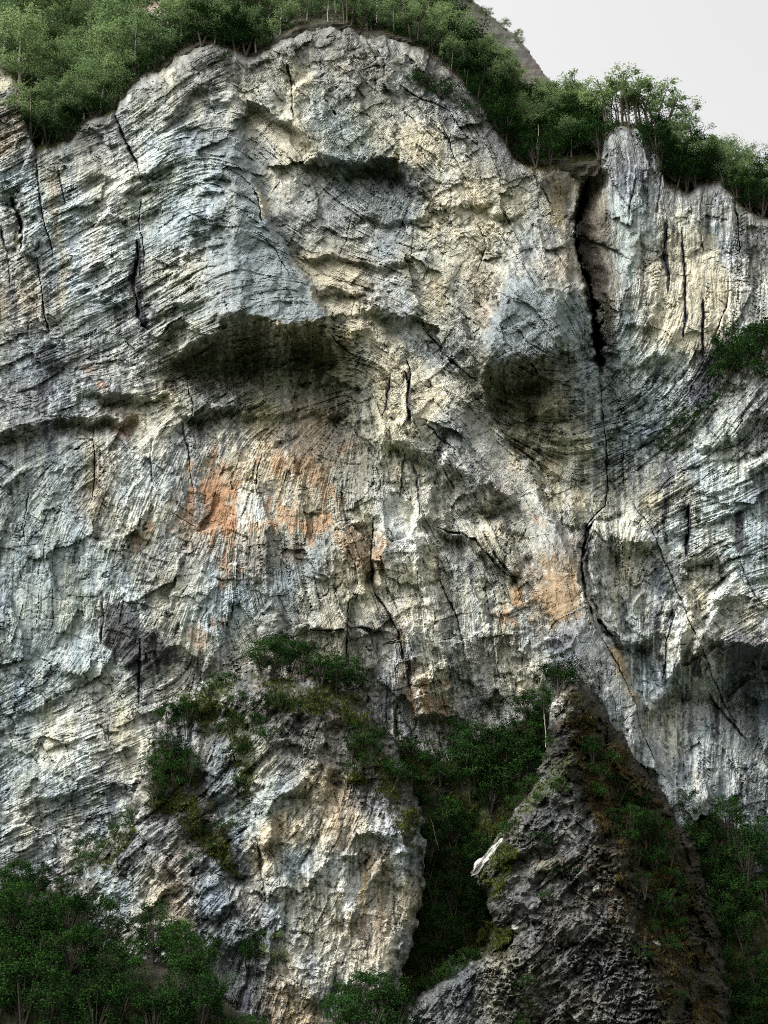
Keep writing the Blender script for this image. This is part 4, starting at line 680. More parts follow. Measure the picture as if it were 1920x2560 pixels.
for a in [
    ([(640, 2110), (670, 2080), (720, 1975), (745, 1962), (790, 1990), (815, 2000)], 5, 26, 40, 60), ([(640, 2110), (665, 2098), (690, 2090)], 4, 22, 40, 40), ([(700, 2080), (715, 2020), (722, 1985)], -3, 12, 30, 30),
    ([(880, 2080), (920, 2075), (980, 2060)], 3, 20, 40, 40), ([(840, 2140), (880, 2125), (925, 2112)], 3.5, 20, 30, 40), ([(650, 2240), (700, 2225), (730, 2222)], 4, 14, 30, 40), ([(730, 2220), (780, 2130), (815, 2040)], -3, 16, 30, 30),
    ([(840, 2265), (900, 2290), (980, 2292)], 2.2, 12, 40, 40), ([(660, 2420), (645, 2300), (660, 2230), (640, 2120), (625, 2020)], -4, 16, 50, 40), ([(1000, 2420), (990, 2330), (1000, 2230), (1020, 2200)], -2, 14, 40, 30), ([(345, 2310), (375, 2250), (410, 2240)], 3, 14, 24, 40), ([(360, 2370), (375, 2300), (385, 2250)], 2, 10, 20, 30),
    ([(480, 2230), (540, 2200), (600, 2180)], 2, 14, 40, 40), ([(480, 2280), (560, 2270), (610, 2270)], 2, 14, 40, 40), ([(550, 1995), (580, 1985), (600, 1990)], 3, 18, 20, 30), ([(820, 2560), (835, 2500), (845, 2440)], -2.5, 12, 30, 30), ([(600, 2480), (640, 2440), (700, 2420)], 1.5, 12, 40, 30), ([(770, 1860), (800, 1800), (860, 1780)], 1.6, 14, 40, 40), ([(860, 2045), (870, 1960), (860, 1880)], -2.5, 18, 40, 30),
    ([(700, 1860), (780, 1850), (840, 1860)], 1.6, 14, 40, 40), ([(430, 2050), (500, 2040), (560, 2060)], 1.5, 12, 30, 30),
]: B.roof(*a)
for a in [([(640, 2090), (652, 2180), (665, 2240), (655, 2290)], 8, 4), ([(835, 2440), (828, 2500), (815, 2560)], 6, 3), ([(470, 2120), (490, 2200), (480, 2300)], 5, 2), ([(560, 1800), (590, 1900), (600, 2000)], 6, 2.5), ([(820, 2010), (790, 2090), (740, 2190)], 4, 2), ([(990, 2230), (985, 2330)], 4, 2), ([(300, 2060), (320, 2150), (300, 2230)], 4, 2), ([(710, 1720), (700, 1800), (740, 1900)], 5, 2)]: B.crack(*a)
vx, vy = B.flow([(700, 2000, -30), (650, 2050, -20), (760, 2080, -70), (900, 2150, -62), (800, 2300, -70), (700, 2400, -75), (950, 2350, 80), (500, 2250, -20), (400, 2350, -45), (250, 2250, -40), (520, 1850, 70), (700, 1800, -35), (850, 1850, 80), (950, 1900, 50), (560, 2500, -80)])
B.T = B.field([(760, 2150, .7, .6, 1.1), (900, 2200, .6, .5, 1.2), (800, 2350, .7, .6, 1.1), (500, 2200, 1.1, 1.2, .4), (300, 2200, 1, 1.3, .3), (700, 1850, 1.1, 1.2, .4), (520, 1850, .9, 1, .6), (900, 1850, 1, 1.2, .3), (560, 2480, .7, .7, .8)], 3, 1e-4, 100)
B.angular(50, 0.85, vx, vy, 1.5, 1, 1.6, 0.016, 4); B.angular(22, 0.75, vx, vy, 1.5, 2, 0.9, 0.018, 2)
B.strata(vx, vy, amp=(0.30, 0.42)); B.broken(0.5, 46, 0.45, 17, 0.5)
B.angular(10.5, 0.5, vx, vy, 1.4, 3, 0.5, 0.02, 1)
paint(B, [(640, 2000, *BLUE2, 40), (690, 2000, *BLUE, 30), (690, 2070, *OCHRE, 26), (730, 2060, *BEIGE, 26), (760, 2030, *CREAM, 35), (720, 2150, *BLUE2, 26), (670, 2140, *CREAM, 26), (790, 2100, *BEIGE, 30), (840, 1930, *OCHRE, 40), (820, 1880, *GREY, 40), (830, 2080, *TAN, 30), (920, 2090, *PALE, 25), (940, 2150, *TAN, 30), (890, 2170, *PALE, 25), (880, 2250, *WHITE, 24), (930, 2260, *OCHRE, 26), (980, 2200, *BEIGE, 30), (1000, 2260, *CREAM, 22), (1010, 2130, *BLUE, 30), (740, 2250, *BEIGE, 35), (760, 2330, *CREAM, 35), (690, 2290, *BLUE2, 22), (670, 2330, *STEEL, 22), (830, 2200, *PALE, 26), (820, 2290, *BEIGE, 40), (910, 2330, *TAN, 35), (850, 2370, *PALE, 30), (800, 2420, *PALE, 35), (980, 2380, *PALE, 26), (760, 2450, *BEIGE, 40), (740, 2520, *OCHRE, 35), (700, 2500, *TAN, 35), (820, 2500, *STEEL, 26), (630, 2440, *STEEL, 35), (620, 2520, *INK, 30),
          (560, 2250, *STEEL, 50), (520, 2180, *STEEL, 40), (620, 2250, *TAN, 25), (430, 2180, *TAN, 40), (380, 2220, *BEIGE, 28), (400, 2300, *BEIGE, 28), (430, 2280, *TAN, 30), (340, 2150, *STEEL, 50), (260, 2250, *BLUE, 45), (240, 2320, *BLUE, 40), (350, 2330, *GREY, 40), (340, 2050, *GREY, 40), (460, 2000, *DARK, 50), (520, 1860, *STEEL, 40), (505, 1880, *CREAM, 20), (560, 1950, *STEEL, 30), (490, 1780, *GREY, 35), (660, 1880, *GREY, 50), (640, 1950, *BEIGE, 35), (720, 1800, *DARK, 50), (900, 1850, *DARK, 50), (960, 1950, *DARK, 50), (420, 1900, *DARK, 50), (150, 2300, *DARK, 60)], vx, vy, 450, gain=0.64)
ed = edge_dist(B, BUT)
# soil, moss and heath on the broken ledges
for poly, col, k in [([(430, 1735), (620, 1690), (560, 1760), (540, 1830), (470, 1800)], MOSS, .9), ([(640, 1690), (800, 1700), (900, 1740), (960, 1830), (900, 1860), (800, 1790), (690, 1780)], SOIL, .75), ([(900, 1860), (1000, 1900), (1050, 2050), (1030, 2130), (960, 2010), (860, 1950)], SOIL, .85), ([(380, 1870), (470, 1900), (560, 2060), (600, 2200), (540, 2160), (440, 2050), (370, 2020)], SOIL, .7), ([(250, 2110), (330, 2030), (340, 2090), (260, 2180), (190, 2220)], SOIL, .8), ([(560, 1760), (610, 1800), (640, 1900), (620, 2000), (580, 1900)], MOSS, .8), ([(220, 2350), (320, 2300), (330, 2340), (250, 2370)], SOIL, .6), ([(-100, 2300), (180, 2200), (240, 2300), (200, 2420), (-100, 2500)], SOIL, .85)]:
    B.tint(poly, col, k, 26, 0.8, (18, 18))
for pts, wd, col, k in [([(885, 2190), (880, 2270)], 14, WHITE, .7), ([(745, 2110), (720, 2200)], 8, BLUE2, .6), ([(930, 2120), (900, 2280)], 7, OCHRE, .7), ([(700, 2040), (695, 2090)], 9, OCHRE, .7), ([(680, 2280), (660, 2370)], 10, INK, .6), ([(1010, 2230), (1005, 2290)], 7, CREAM, .7), ([(985, 2330), (985, 2420)], 10, PALE, .6), ([(840, 2450), (820, 2550)], 9, INK, .8), ([(625, 2450), (615, 2560)], 14, INK, .6)]: B.streak(pts, wd, col, k)
B.depth(bb); B.D += rolled(B, ed, 55, 13)
o = B.build('rock_buttress', ed > 0, M_ROCK2); tag(o, 'cream and grey buttress standing in front of the foot of the cliff', kind='structure')
# --- dark pyramid of layered rock, lower right
PYR = [(1380, 1745), (1412, 1700), (1450, 1685), (1500, 1745), (1560, 1830), (1625, 1920), (1695, 2010), (1760, 2100), (1800, 2250), (1830, 2400), (1850, 2680), (930, 2680), (1010, 2500), (1090, 2450), (1190, 2395), (1230, 2330), (1215, 2240), (1180, 2180), (1235, 2100), (1290, 2020), (1345, 1950), (1365, 1850)]
RIDGE = [(1700, 1404), (1760, 1412), (1900, 1428), (2000, 1450), (2100, 1490), (2200, 1530), (2300, 1570), (2400, 1610), (2500, 1640), (2680, 1690)]
P = Sheet(900, 1850, 1700, 2640, STEP, seed=53)
X, Y = P.X, P.Y
pb = 222.0 / (1 - 0.25 * np.clip(tanel(X, Y), 0, 2))
rx = np.interp(P.WY, [r[0] for r in RIDGE], [r[1] for r in RIDGE])
off = (P.WX - rx)
P.R -= np.where(off > 0, off * 0.075, -off * 0.016).astype(np.float32)
P.R += P.field([(1300, 2300, 1, 60), (1400, 2100, 0.5, 60), (1150, 2480, 3, 60), (1250, 2360, -3, 30)], 1, 0.05, 70)[..., 0]
for a in [([(1290, 2000), (1340, 1960), (1400, 1990), (1440, 2020)], 2.5, 20, 40, 40), ([(1240, 2180), (1300, 2130), (1380, 2100)], 1.8, 14, 40, 40), ([(1320, 2200), (1400, 2180), (1480, 2220)], 1.6, 16, 40, 40), ([(1200, 2395), (1290, 2345), (1330, 2320)], -4, 30, 50, 50), ([(1380, 2330), (1460, 2360), (1500, 2340)], 2, 18, 40, 40), ([(1260, 2420), (1320, 2400), (1420, 2440)], 1.8, 14, 40, 40), ([(1360, 2560), (1440, 2540), (1520, 2560)], 2.4, 22, 40, 30), ([(1300, 2270), (1350, 2260), (1420, 2270)], 1.5, 12, 40, 30), ([(1180, 2560), (1150, 2480), (1160, 2430)], 1.4, 10, 30, 30)]: P.roof(*a)
for a in [([(1270, 2420), (1280, 2470), (1290, 2500)], 4, 2), ([(1100, 2480), (1110, 2560)], 3, 1.5), ([(1190, 2430), (1200, 2540)], 4, 1.6), ([(1400, 1900), (1380, 2000)], 3, 1.5)]: P.crack(*a)
vx, vy = P.flow([(1350, 1950, -40), (1300, 2100, -35), (1400, 2250, -38), (1300, 2450, -35), (1500, 2450, -40), (1150, 2500, -60), (1550, 2000, 58), (1650, 2250, 60), (1700, 2500, 62)])
P.T = P.field([(1350, 2200, .55, 1.7, .3), (1600, 2100, .6, 1.8, .2), (1150, 2500, .6, 1.1, .7)], 3, 1e-4, 200)
P.angular(40, 0.85, vx, vy, 1.3, 1, 1.6, 0.02, 4); P.angular(18, 0.75, vx, vy, 1.3, 2, 0.9, 0.022, 2)
P.strata(vx, vy, amp=(0.30, 0.6)); P.broken(0.7, 30, 0.75, 12, 0.5)
DG = (0.24, 0.235, 0.22)
paint(P, [(1400, 1760, *PALE, 18), (1380, 1950, *GREY, 40), (1420, 1900, *SOIL, 40), (1330, 2050, *DG, 50), (1300, 2180, *DG, 50), (1310, 2160, *STEEL, 25), (1430, 2080, *GREY, 30), (1360, 2170, *BEIGE, 20), (1270, 2250, *GREY, 40), (1400, 2250, *DG, 60), (1340, 2330, *DG, 50), (1450, 2400, *DG, 60), (1500, 2300, *DG, 40), (1300, 2450, *GREY, 40), (1250, 2400, *BEIGE, 26), (1290, 2430, *PALE, 22), (1120, 2520, *GREY, 40), (1230, 2500, *BEIGE, 30), (1160, 2480, *STEEL, 30), (1400, 2500, *DG, 60), (1550, 2480, *DG, 50), (1500, 2560, *GREY, 50), (1560, 1950, *SOIL, 50), (1500, 1850, *SOIL, 50), (1580, 2080, *HEATH, 50), (1650, 2200, *SOIL, 60), (1700, 2350, *SOIL, 60), (1650, 2450, *HEATH, 40), (1700, 2550, *SOIL, 60), (1200, 2300, *SOIL, 40)], vx, vy, 470, gain=0.30)
for poly, col, k in [([(1404, 1720), (1450, 1690), (1600, 1890), (1760, 2110), (1820, 2400), (1840, 2640), (1690, 2640), (1640, 2480), (1580, 2300), (1520, 2160), (1470, 2000), (1430, 1880)], SOIL, .8), ([(1440, 1800), (1560, 1900), (1660, 2080), (1640, 2200), (1560, 2120), (1480, 1960)], HEATH, .65), ([(1345, 1950), (1400, 1880), (1430, 1960), (1330, 2020), (1240, 2120), (1200, 2170)], MOSS, .7), ([(1190, 2180), (1260, 2110), (1300, 2130), (1240, 2260)], MOSS, .7), ([(1200, 2300), (1290, 2330), (1240, 2400), (1190, 2400)], SOIL, .9), ([(1440, 2120), (1520, 2200), (1560, 2320), (1500, 2260)], HEATH, .5), ([(1290, 2430), (1330, 2440), (1340, 2580), (1290, 2560)], MOSS, .6)]:
    P.tint(poly, col, k, 24, 0.9, (14, 14))
ed = edge_dist(P, PYR)
P.depth(pb); P.D += rolled(P, ed, 45, 12)
o = P.build('rock_outcrop', ed > 0, M_ROCK2); tag(o, 'dark grey pyramid of layered rock with a heath-brown right flank', kind='structure')
# --- earth slopes between and below
M_SOIL = mat_rock('forest_floor', bump=0.8)
def slope(name, label, x0, x1, y0, y1, top, Yt, Yb, seed, step=6.0):
    s = Sheet(x0, x1, y0, y1, step, seed)
    k = (s.Y - y0) / (y1 - y0)
    s.R += 1.6 * fbm(s.X / 90, s.Y / 90, seed + 3, 4) + 0.6 * ridged(s.X / 40, s.Y / 40, seed + 9, 3)
    s.depth(Yt + (Yb - Yt) * k)
    n = fbm(s.X / 50, s.Y / 50, seed + 40, 4)[..., None]
    s.C = (np.array(SOIL) * (1 + 0.4 * n) + (np.array(MOSS) - np.array(SOIL)) * sstep(-0.2, 0.4, n)).astype(np.float32)
    ty = line_y(s.X, top) + 8 * fbm(s.X / 30, s.Y / 300, seed + 50, 3)
    s.D += 10 * np.clip(1 - (s.Y - ty) / 60, 0, 1) ** 2
    o = s.build(name, s.Y > ty, M_SOIL); tag(o, label, kind='structure')
    return s
G = slope('gully_slope', 'dark overgrown gully floor between the two lower outcrops', 900, 1480, 1740, 2640, [(900, 1850), (1000, 1830), (1100, 1900), (1180, 1870), (1250, 1800), (1330, 1770), (1400, 1760), (1480, 1800)], 262, 250, 71)
GR = slope('ravine_slope', 'black shaded ravine slope under the right-hand wall', 1560, 2060, 1940, 2640, [(1560, 1990), (1640, 1960), (1700, 2000), (1780, 2005), (1850, 2060), (1920, 2170), (2060, 2300)], 260, 248, 73)
FS = slope('wooded_slope', 'wooded slope below the cliff at lower left', -150, 1060, 2230, 2660, [(-150, 2250), (0, 2290), (100, 2330), (250, 2370), (400, 2400), (500, 2450), (600, 2530), (700, 2565), (860, 2545), (1060, 2590)], 228, 210, 75)
# --- hillside above the rim and the bare mountain behind it
def upper(name, label, x0, x1, y0, y1, sil, Yr, s_, seed, gain, cols, step=5.0):
    s = Sheet(x0, x1, y0, y1, step, seed)
    tr = tanel(s.X, line_y(s.X, RIM)); t = tanel(s.X, s.Y)
    s.R += 1.2 * fbm(s.X / 80, s.Y / 80, seed + 3, 4) + 0.8 * ridged(s.X / 40, s.Y / 40, seed + 9, 4)
    s.depth(np.maximum(Yr * (tr - s_) / np.minimum(t - s_, -0.12), Yr - 2))
    s.C = np.zeros(s.X.shape + (3,), np.float32); s.C += s.field(cols, 3, 1e-3, 70)
    s.C *= (1 + 0.3 * fbm(s.X / 18, s.Y / 18, seed + 60, 5, .6))[..., None]
    m = s.Y > np.interp(s.X, [p[0] for p in sil], [p[1] for p in sil]) + 5 * fbm(s.X / 20, s.Y / 300, seed + 50, 3)
    o = s.build(name, m & (s.Y < line_y(s.X, RIM) + 45), M_SOIL if gain else M_ROCK2); tag(o, label, kind='structure')
    return s
HILLSIL = [(-200, -90), (1090, -90), (1130, 60), (1190, 150), (1270, 215), (1340, 262), (1390, 290), (1480, 322), (1600, 338), (1650, 352), (1700, 380), (1760, 400), (1850, 445), (1920, 485), (2080, 570)]
PINK = (0.24, 0.14, 0.11)
H = upper('hillside', 'steep earthy hillside above the cliff rim', -150, 2070, -80, 620, HILLSIL, 290.0, 1.28, 81, 1, [(0, 0, *SOIL), (300, 200, *SOIL), (600, 60, *SOIL), (1000, 60, *SOIL), (1300, 300, *SOIL), (1700, 420, *SOIL), (385, 5, *PINK, 32), (410, 30, *PURP, 24), (5, 250, *BEIGE, 20)])
Mt = Sheet(1040, 1520, -80, 420, 3.0, 91)
Mt.R += 6 * fbm(Mt.X / 120, Mt.Y / 120, 95, 4) + 2.5 * ridged(Mt.X / 45, Mt.Y / 45, 99, 5) + 1.2 * fbm(Mt.X / 14, Mt.Y / 14, 96, 3)
sil = np.interp(Mt.Y, [-90, 10, 50, 85, 110, 150, 190, 225, 300, 430], [1150, 1195, 1243, 1290, 1312, 1343, 1372, 1402, 1440, 1500]) + 6 * fbm(Mt.Y / 16, Mt.X / 400, 97, 3)
Mt.depth(470 + 0.10 * (Mt.X - 1040)); Mt.D += 60 * np.clip(1 - (sil - Mt.X) / 90, 0, 1) ** 2
Mt.C = Mt.field([(1200, 20, .10, .11, .07), (1280, 100, .15, .145, .13), (1330, 160, .18, .155, .135), (1290, 120, .30, .30, .30, 14), (1270, 140, .28, .28, .29, 12), (1370, 200, .20, .165, .15), (1240, 60, .12, .12, .09)], 3, 1e-3, 40).astype(np.float32)
Mt.C *= (1 + 0.35 * fbm(Mt.X / 10, Mt.Y / 10, 93, 5, .6))[..., None]
o = Mt.build('mountain', Mt.X < sil, M_ROCK2); tag(o, 'bare pinkish grey mountain shoulder against the pale sky', kind='structure')
# --- valley floor up to the foot of the slopes
gx = np.linspace(-1600, 1600, 60); gy = np.concatenate([np.linspace(-1500, 120, 30), np.linspace(130, 262, 30)])
GY, GX = np.meshgrid(gy, gx, indexing='ij')
gz = np.clip((GY - 130) / 90, 0, 1.45) ** 1.2 * 14 - 0.02 + 0.5 * fbm(GX / 30, GY / 30, 700, 3) * np.clip((np.hypot(GX, GY) - 10) / 40, 0, 1)
idx = np.arange(GX.size).reshape(GX.shape)
F = np.stack([idx[:-1, :-1].ravel(), idx[:-1, 1:].ravel(), idx[1:, 1:].ravel(), idx[1:, :-1].ravel()], -1)
me = mesh_np('ground', np.stack([GX, GY, gz], -1).reshape(-1, 3), F, mat_plain('meadow', (0.05, 0.07, 0.03), noise=0.2))
o = link(bpy.data.objects.new('ground', me)); tag(o, 'grassy valley floor below the cliff', kind='structure')

# ================================================================== TREES
rng = np.random.default_rng(5)
M_BIRCH = mat_leaf('birch_leaf', (0.048, 0.095, 0.042), (0.21, 0.285, 0.12), 0.5)
M_DARKLEAF = mat_leaf('shade_toned_hazel_leaf', (0.002, 0.008, 0.003), (0.036, 0.085, 0.021), 0.10)  # leaf colour darkened to stand in for shade over the lower woods
M_BARK = mat_plain('birch_bark', (0.22, 0.21, 0.19), noise=3)
M_STEM = mat_plain('grey_bark', (0.07, 0.06, 0.05), noise=3)
def tube(path, radii, n=5):
    V = []; F = []
    for i, (p, r) in enumerate(zip(path, radii)):
        for k in range(n):
            a = 2 * math.pi * k / n
            V.append((p[0] + r * math.cos(a), p[1] + r * math.sin(a), p[2]))
    for i in range(len(path) - 1):
        for k in range(n):
            F.append((i * n + k, i * n + (k + 1) % n, (i + 1) * n + (k + 1) % n, (i + 1) * n + k))
    return V, F
def make_tree(kind, seed):
    """unit-height tree; returns (wood mesh, leaf mesh)"""
    g = np.random.default_rng(seed); r = random.Random(seed)
    WV, WF = [], []
    def add(path, radii):
        v, f = tube(path, radii); b = len(WV); WV.extend(v); WF.extend([tuple(i + b for i in q) for q in f])
    cl = []
    if kind == 'birch':
        lean = (r.uniform(-.06, .06), r.uniform(-.06, .06))
        tr = [(lean[0] * t + .012 * math.sin(5 * t + seed), lean[1] * t, t * .97) for t in np.linspace(0, 1, 8)]
        add(tr, [.017 * (1 - .85 * t) for t in np.linspace(0, 1, 8)])
        for k in range(22):
            t = r.uniform(.10, .98) ** .8; a = r.uniform(0, 6.28)
            L = (.26 * math.sin(math.pi * min(1, (1.02 - t) / .95) ** .75) + .05) * r.uniform(.7, 1.15)
            p0 = np.array((lean[0] * t, lean[1] * t, t * .95)); p1 = p0 + np.array((math.cos(a) * L, math.sin(a) * L, .06 + .05 * r.random()))
            add([p0, (p0 + p1) / 2 + (0, 0, .015), p1], [.006, .004, .002])
            cl.append((p1 - (0, 0, .02), .075 * r.uniform(.6, 1.35), 150)); cl.append(((p0 + p1) / 2, .05, 50))
        cl.append((np.array((lean[0], lean[1], .95)), .055, 90))
        size = .023
    elif kind == 'broad':
        for k in range(3):
            a = r.uniform(0, 6.28); q = np.array((math.cos(a) * .16, math.sin(a) * .16, .6))
            add([np.array((0, 0, -.03)), q * .45, q], [.022, .014, .007])
        for k in range(26):
            u = g.normal(size=3); u /= np.linalg.norm(u); rad = r.uniform(.45, 1)
            c = np.array((u[0] * .36 * rad, u[1] * .36 * rad, .58 + u[2] * .36 * rad))
            if c[2] < .16: c[2] = .16 + .1 * r.random()
            add([np.array((0, 0, .25)), c * .6 + np.array((0, 0, .12)), c], [.007, .004, .002])
            cl.append((c, .085 * r.uniform(.6, 1.35), 125))
        size = .028
    elif kind == 'sparse':
        for k in range(4):
            a = r.uniform(0, 6.28); q = np.array((math.cos(a) * .2, math.sin(a) * .2, .82 + .15 * r.random()))
            add([np.array((.05 * math.cos(a), .05 * math.sin(a), -.02)), q * np.array((.4, .4, .5)), q], [.013, .009, .004])
            for j in range(6):
                t = r.uniform(.45, 1); p0 = q * np.array((t * .8, t * .8, t)); b = r.uniform(0, 6.28)
                p1 = p0 + np.array((math.cos(b) * .16, math.sin(b) * .16, .07))
                add([p0, p1], [.005, .002]); cl.append((p1, .06 * r.uniform(.6, 1.2), 60))
        size = .026
    else:   # shrub
        for k in range(5):
            a = r.uniform(0, 6.28); q = np.array((math.cos(a) * .35, math.sin(a) * .35, .6))
            add([np.array((0, 0, -.04)), q * .5, q], [.02, .014, .006])
        for k in range(20):
            a = r.uniform(0, 6.28); rr = .5 * math.sqrt(r.random()); z = r.uniform(.12, .86) * (1 - .6 * rr)
            cl.append((np.array((math.cos(a) * rr, math.sin(a) * rr, z)), .13 * r.uniform(.6, 1.2), 85))
        size = .042
    LV, lv = [], []
    for c, s, n in cl:
        p = c + g.normal(size=(n, 3)) * s * np.array((.62, .62, .5))
        nrm = g.normal(size=(n, 3)) + np.array((0, 0, .9)) + 1.2 * (p - c) / s * .6
        nrm /= np.linalg.norm(nrm, axis=1)[:, None]
        t1 = np.cross(nrm, g.normal(size=(n, 3))); t1 /= np.linalg.norm(t1, axis=1)[:, None]; t2 = np.cross(nrm, t1)
        sz = size * g.uniform(.55, 1.15, (n, 1))
        q = np.stack([p + t1 * sz * .62, p + t2 * sz * .36, p - t1 * sz * .62, p - t2 * sz * .36], 1)
        LV.append(q.reshape(-1, 3)); cv = r.random()
        lv.append(np.repeat(np.clip(.6 * cv + .4 * g.random(n), 0, 1), 4))
    LV = np.concatenate(LV); lv = np.concatenate(lv)
    F = np.arange(len(LV)).reshape(-1, 4)
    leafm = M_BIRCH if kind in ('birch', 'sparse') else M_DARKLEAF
    wood = bpy.data.meshes.new('trunk'); wood.from_pydata([tuple(v) for v in WV], [], WF); wood.materials.append(M_BARK if kind in ('birch',) else M_STEM)
    for pl in wood.polygons: pl.use_smooth = True
    return wood, mesh_np('crown', LV, F, leafm, False, leafv=lv)
PROTO = {k: [make_tree(k, 1000 + 37 * i + 7 * len(k)) for i in range(n)] for k, n in (('birch', 6), ('broad', 5), ('sparse', 3), ('shrub', 5))}
DARKV = {}
def plant(kind, px, py, sheet, hpx, label, group, width=1.0, name=None, sink=0.4):
    Yd = sheet.at(px, py)
    p = place(px, py, Yd - 0.3)
    R_ = float(np.linalg.norm(p - CAM)); ce = float(Yd / R_)
    h = hpx * R_ / FPX / ce * 0.95
    wood, crown = PROTO[kind][int(rng.integers(len(PROTO[kind])))]
    e = bpy.data.objects.new(name or {'birch': 'birch_tree', 'broad': 'hazel_tree', 'sparse': 'aspen_tree', 'shrub': 'shrub'}[kind], None)
    link(e); e.empty_display_size = 0.5
    e.location = (p[0], p[1], p[2] - sink); e.rotation_euler = (0, 0, float(rng.uniform(0, 6.28)))
    wd = h * width * float(rng.uniform(.9, 1.12))
    e.scale = (wd, wd, h)
    link(bpy.data.objects.new('trunk', wood), e); link(bpy.data.objects.new('crown' if kind != 'shrub' else 'foliage', crown), e)
    tag(e, label, 'shrub' if kind == 'shrub' else 'tree', group)
    return e
def scatter(poly, n, dmin, seed):
    g = np.random.default_rng(seed); out = []
    x0 = min(p[0] for p in poly); x1 = max(p[0] for p in poly); y0 = min(p[1] for p in poly); y1 = max(p[1] for p in poly)
    for _ in range(n * 60):
        if len(out) >= n: break
        x = g.uniform(x0, x1); y = g.uniform(y0, y1)
        if not inpoly(np.array([x]), np.array([y]), poly)[0]: continue
        if all((x - a) ** 2 + ((y - b) * 1.3) ** 2 > dmin * dmin for a, b in out): out.append((x, y))
    return sorted(p for p in out if not (abs(p[0] - 385) < 42 and p[1] < 140))
ORD = ['first', 'second', 'third', 'fourth', 'fifth', 'sixth', 'seventh', 'eighth', 'ninth', 'tenth', 'eleventh', 'twelfth', 'thirteenth', 'fourteenth', 'fifteenth', 'sixteenth', 'seventeenth', 'eighteenth', 'nineteenth', 'twentieth']
def grove(kinds, pts, sheet, h0, h1, what, where, group, width=1.0, number=True, dark=False):
    """label each tree by its place along the row when the row can be counted"""
    g = np.random.default_rng(len(pts) * 13 + int(pts[0][0]))
    if len(pts) > 20:       # count such a wood in rows, the lowest in front
        byy = sorted(pts, key=lambda p: -p[1]); nr = -(-len(pts) // 14); m = -(-len(pts) // nr)
        for r_ in range(nr):
            rowp = byy[r_ * m:(r_ + 1) * m]
            if rowp: grove(kinds, rowp, sheet, h0, h1, what, '%s row %s' % (['front', 'second', 'third', 'fourth', 'fifth', 'sixth'][r_], where), group, width)
        return
    pts = sorted(pts)
    for i, (x, y) in enumerate(pts):
        k = kinds[int(g.integers(len(kinds)))]
        if number and len(pts) <= 20:
            lab = '%s %s from left, %s' % (ORD[i], what, where)
        else: lab = '%s %s' % (what, where)
        plant(k, x, y, sheet, float(g.uniform(h0, h1)), lab, group, width)
# woods on the hillside
rimf = lambda x, d: (x, float(np.interp(x, [p[0] for p in RIM], [p[1] for p in RIM])) + d)
front = [rimf(x, d) for x, d in [(75, 25), (105, 0), (140, 2), (175, -10), (210, 2), (250, 5), (285, 0), (305, -10), (335, -5), (370, -4), (410, -8), (450, -10)]]
grove(['birch'], front, H, 95, 135, 'light green birch', 'along the rim above the left wall', 'birches along the left rim', 1.25)
grove(['birch'], scatter([(-60, 150), (20, 170), (80, 290), (160, 320), (280, 250), (300, 200), (430, 110), (430, 40), (300, 60), (-60, 60)], 40, 44, 1), H, 110, 175, 'birch', 'of the dense upper left wood', 'birches in the upper left wood', 1.2, False)
grove(['birch'], scatter([(-60, 60), (330, 60), (340, 0), (300, -60), (-60, -60)], 24, 46, 2), H, 105, 165, 'hazy birch', 'of the wood in the upper left corner', 'birches at the upper left corner', 1.15, False)
grove(['broad', 'birch'], [(535, 118), (560, 135), (590, 128), (615, 135), (640, 130), (505, 112)], H, 75, 105, 'bushy tree', 'in the notch left of the summit block', 'trees in the rim notch', 1.2)
grove(['birch'], scatter([(440, 100), (520, 88), (640, 110), (740, 58), (880, 45), (1060, 100), (1150, 160), (1090, 60), (1040, -50), (440, -50)], 44, 42, 3), H, 95, 160, 'light green birch', 'of the wood above mid cliff', 'birches above the middle of the cliff', 1.15, False)
grove(['birch', 'sparse'], [(700, 85), (870, 60), (925, 76), (985, 84), (1035, 100), (1080, 130), (1110, 150), (1130, 175)], H, 70, 110, 'rim birch', 'between summit block and right shoulder', 'birches on the middle rim', 1.2)
grove(['birch', 'broad'], scatter([(1120, 150), (1220, 270), (1280, 370), (1340, 405), (1480, 390), (1500, 340), (1420, 320), (1340, 300), (1250, 230), (1190, 170), (1130, 100)], 44, 26, 4), H, 85, 115, 'dense tree', 'of the right shoulder wood', 'trees on the right shoulder', 1.25, False)
grove(['broad'], [(1300, 395), (1340, 415), (1375, 412), (1410, 405), (1450, 405), (1480, 395), (1265, 360), (1240, 320)], S, 75, 110, 'dark bushy tree', 'on the ledge above the long crack', 'trees on the crack ledge', 1.2)
grove(['sparse'], [(1430, 305), (1460, 318), (1495, 322), (1525, 316), (1550, 314), (1580, 314), (1605, 316), (1635, 326), (1660, 350), (1690, 372)], H, 100, 135, 'thin see-through aspen', 'standing against the sky on the rock tower', 'aspens on the rock tower', 1.35)
grove(['birch', 'broad', 'sparse'], scatter([(1650, 370), (1700, 390), (1760, 405), (1850, 450), (1960, 500), (1960, 600), (1880, 530), (1820, 480), (1750, 460), (1700, 465), (1660, 440)], 30, 26, 6), H, 70, 105, 'bright tree', 'of the far right rim wood', 'trees on the far right rim', 1.25, False)
grove(['broad'], [(1665, 450), (1690, 475), (1715, 482), (1740, 470), (1765, 455), (1845, 505), (1875, 530), (1905, 545)], S, 70, 100, 'overhanging bush', 'draping the top edge of the right-hand wall', 'bushes draping the right-hand wall', 1.4)
rimsh = [rimf(x, d) for x, d in [(80, 8), (120, 6), (160, 8), (195, 4), (235, 8), (270, 6), (310, 2), (350, 4), (390, 2), (470, 4), (495, 4), (545, 6), (600, 8), (650, 6)]]
grove(['shrub'], rimsh, S, 40, 62, 'rim shrub', 'spilling over the left rim', 'shrubs spilling over the left rim', 1.4)
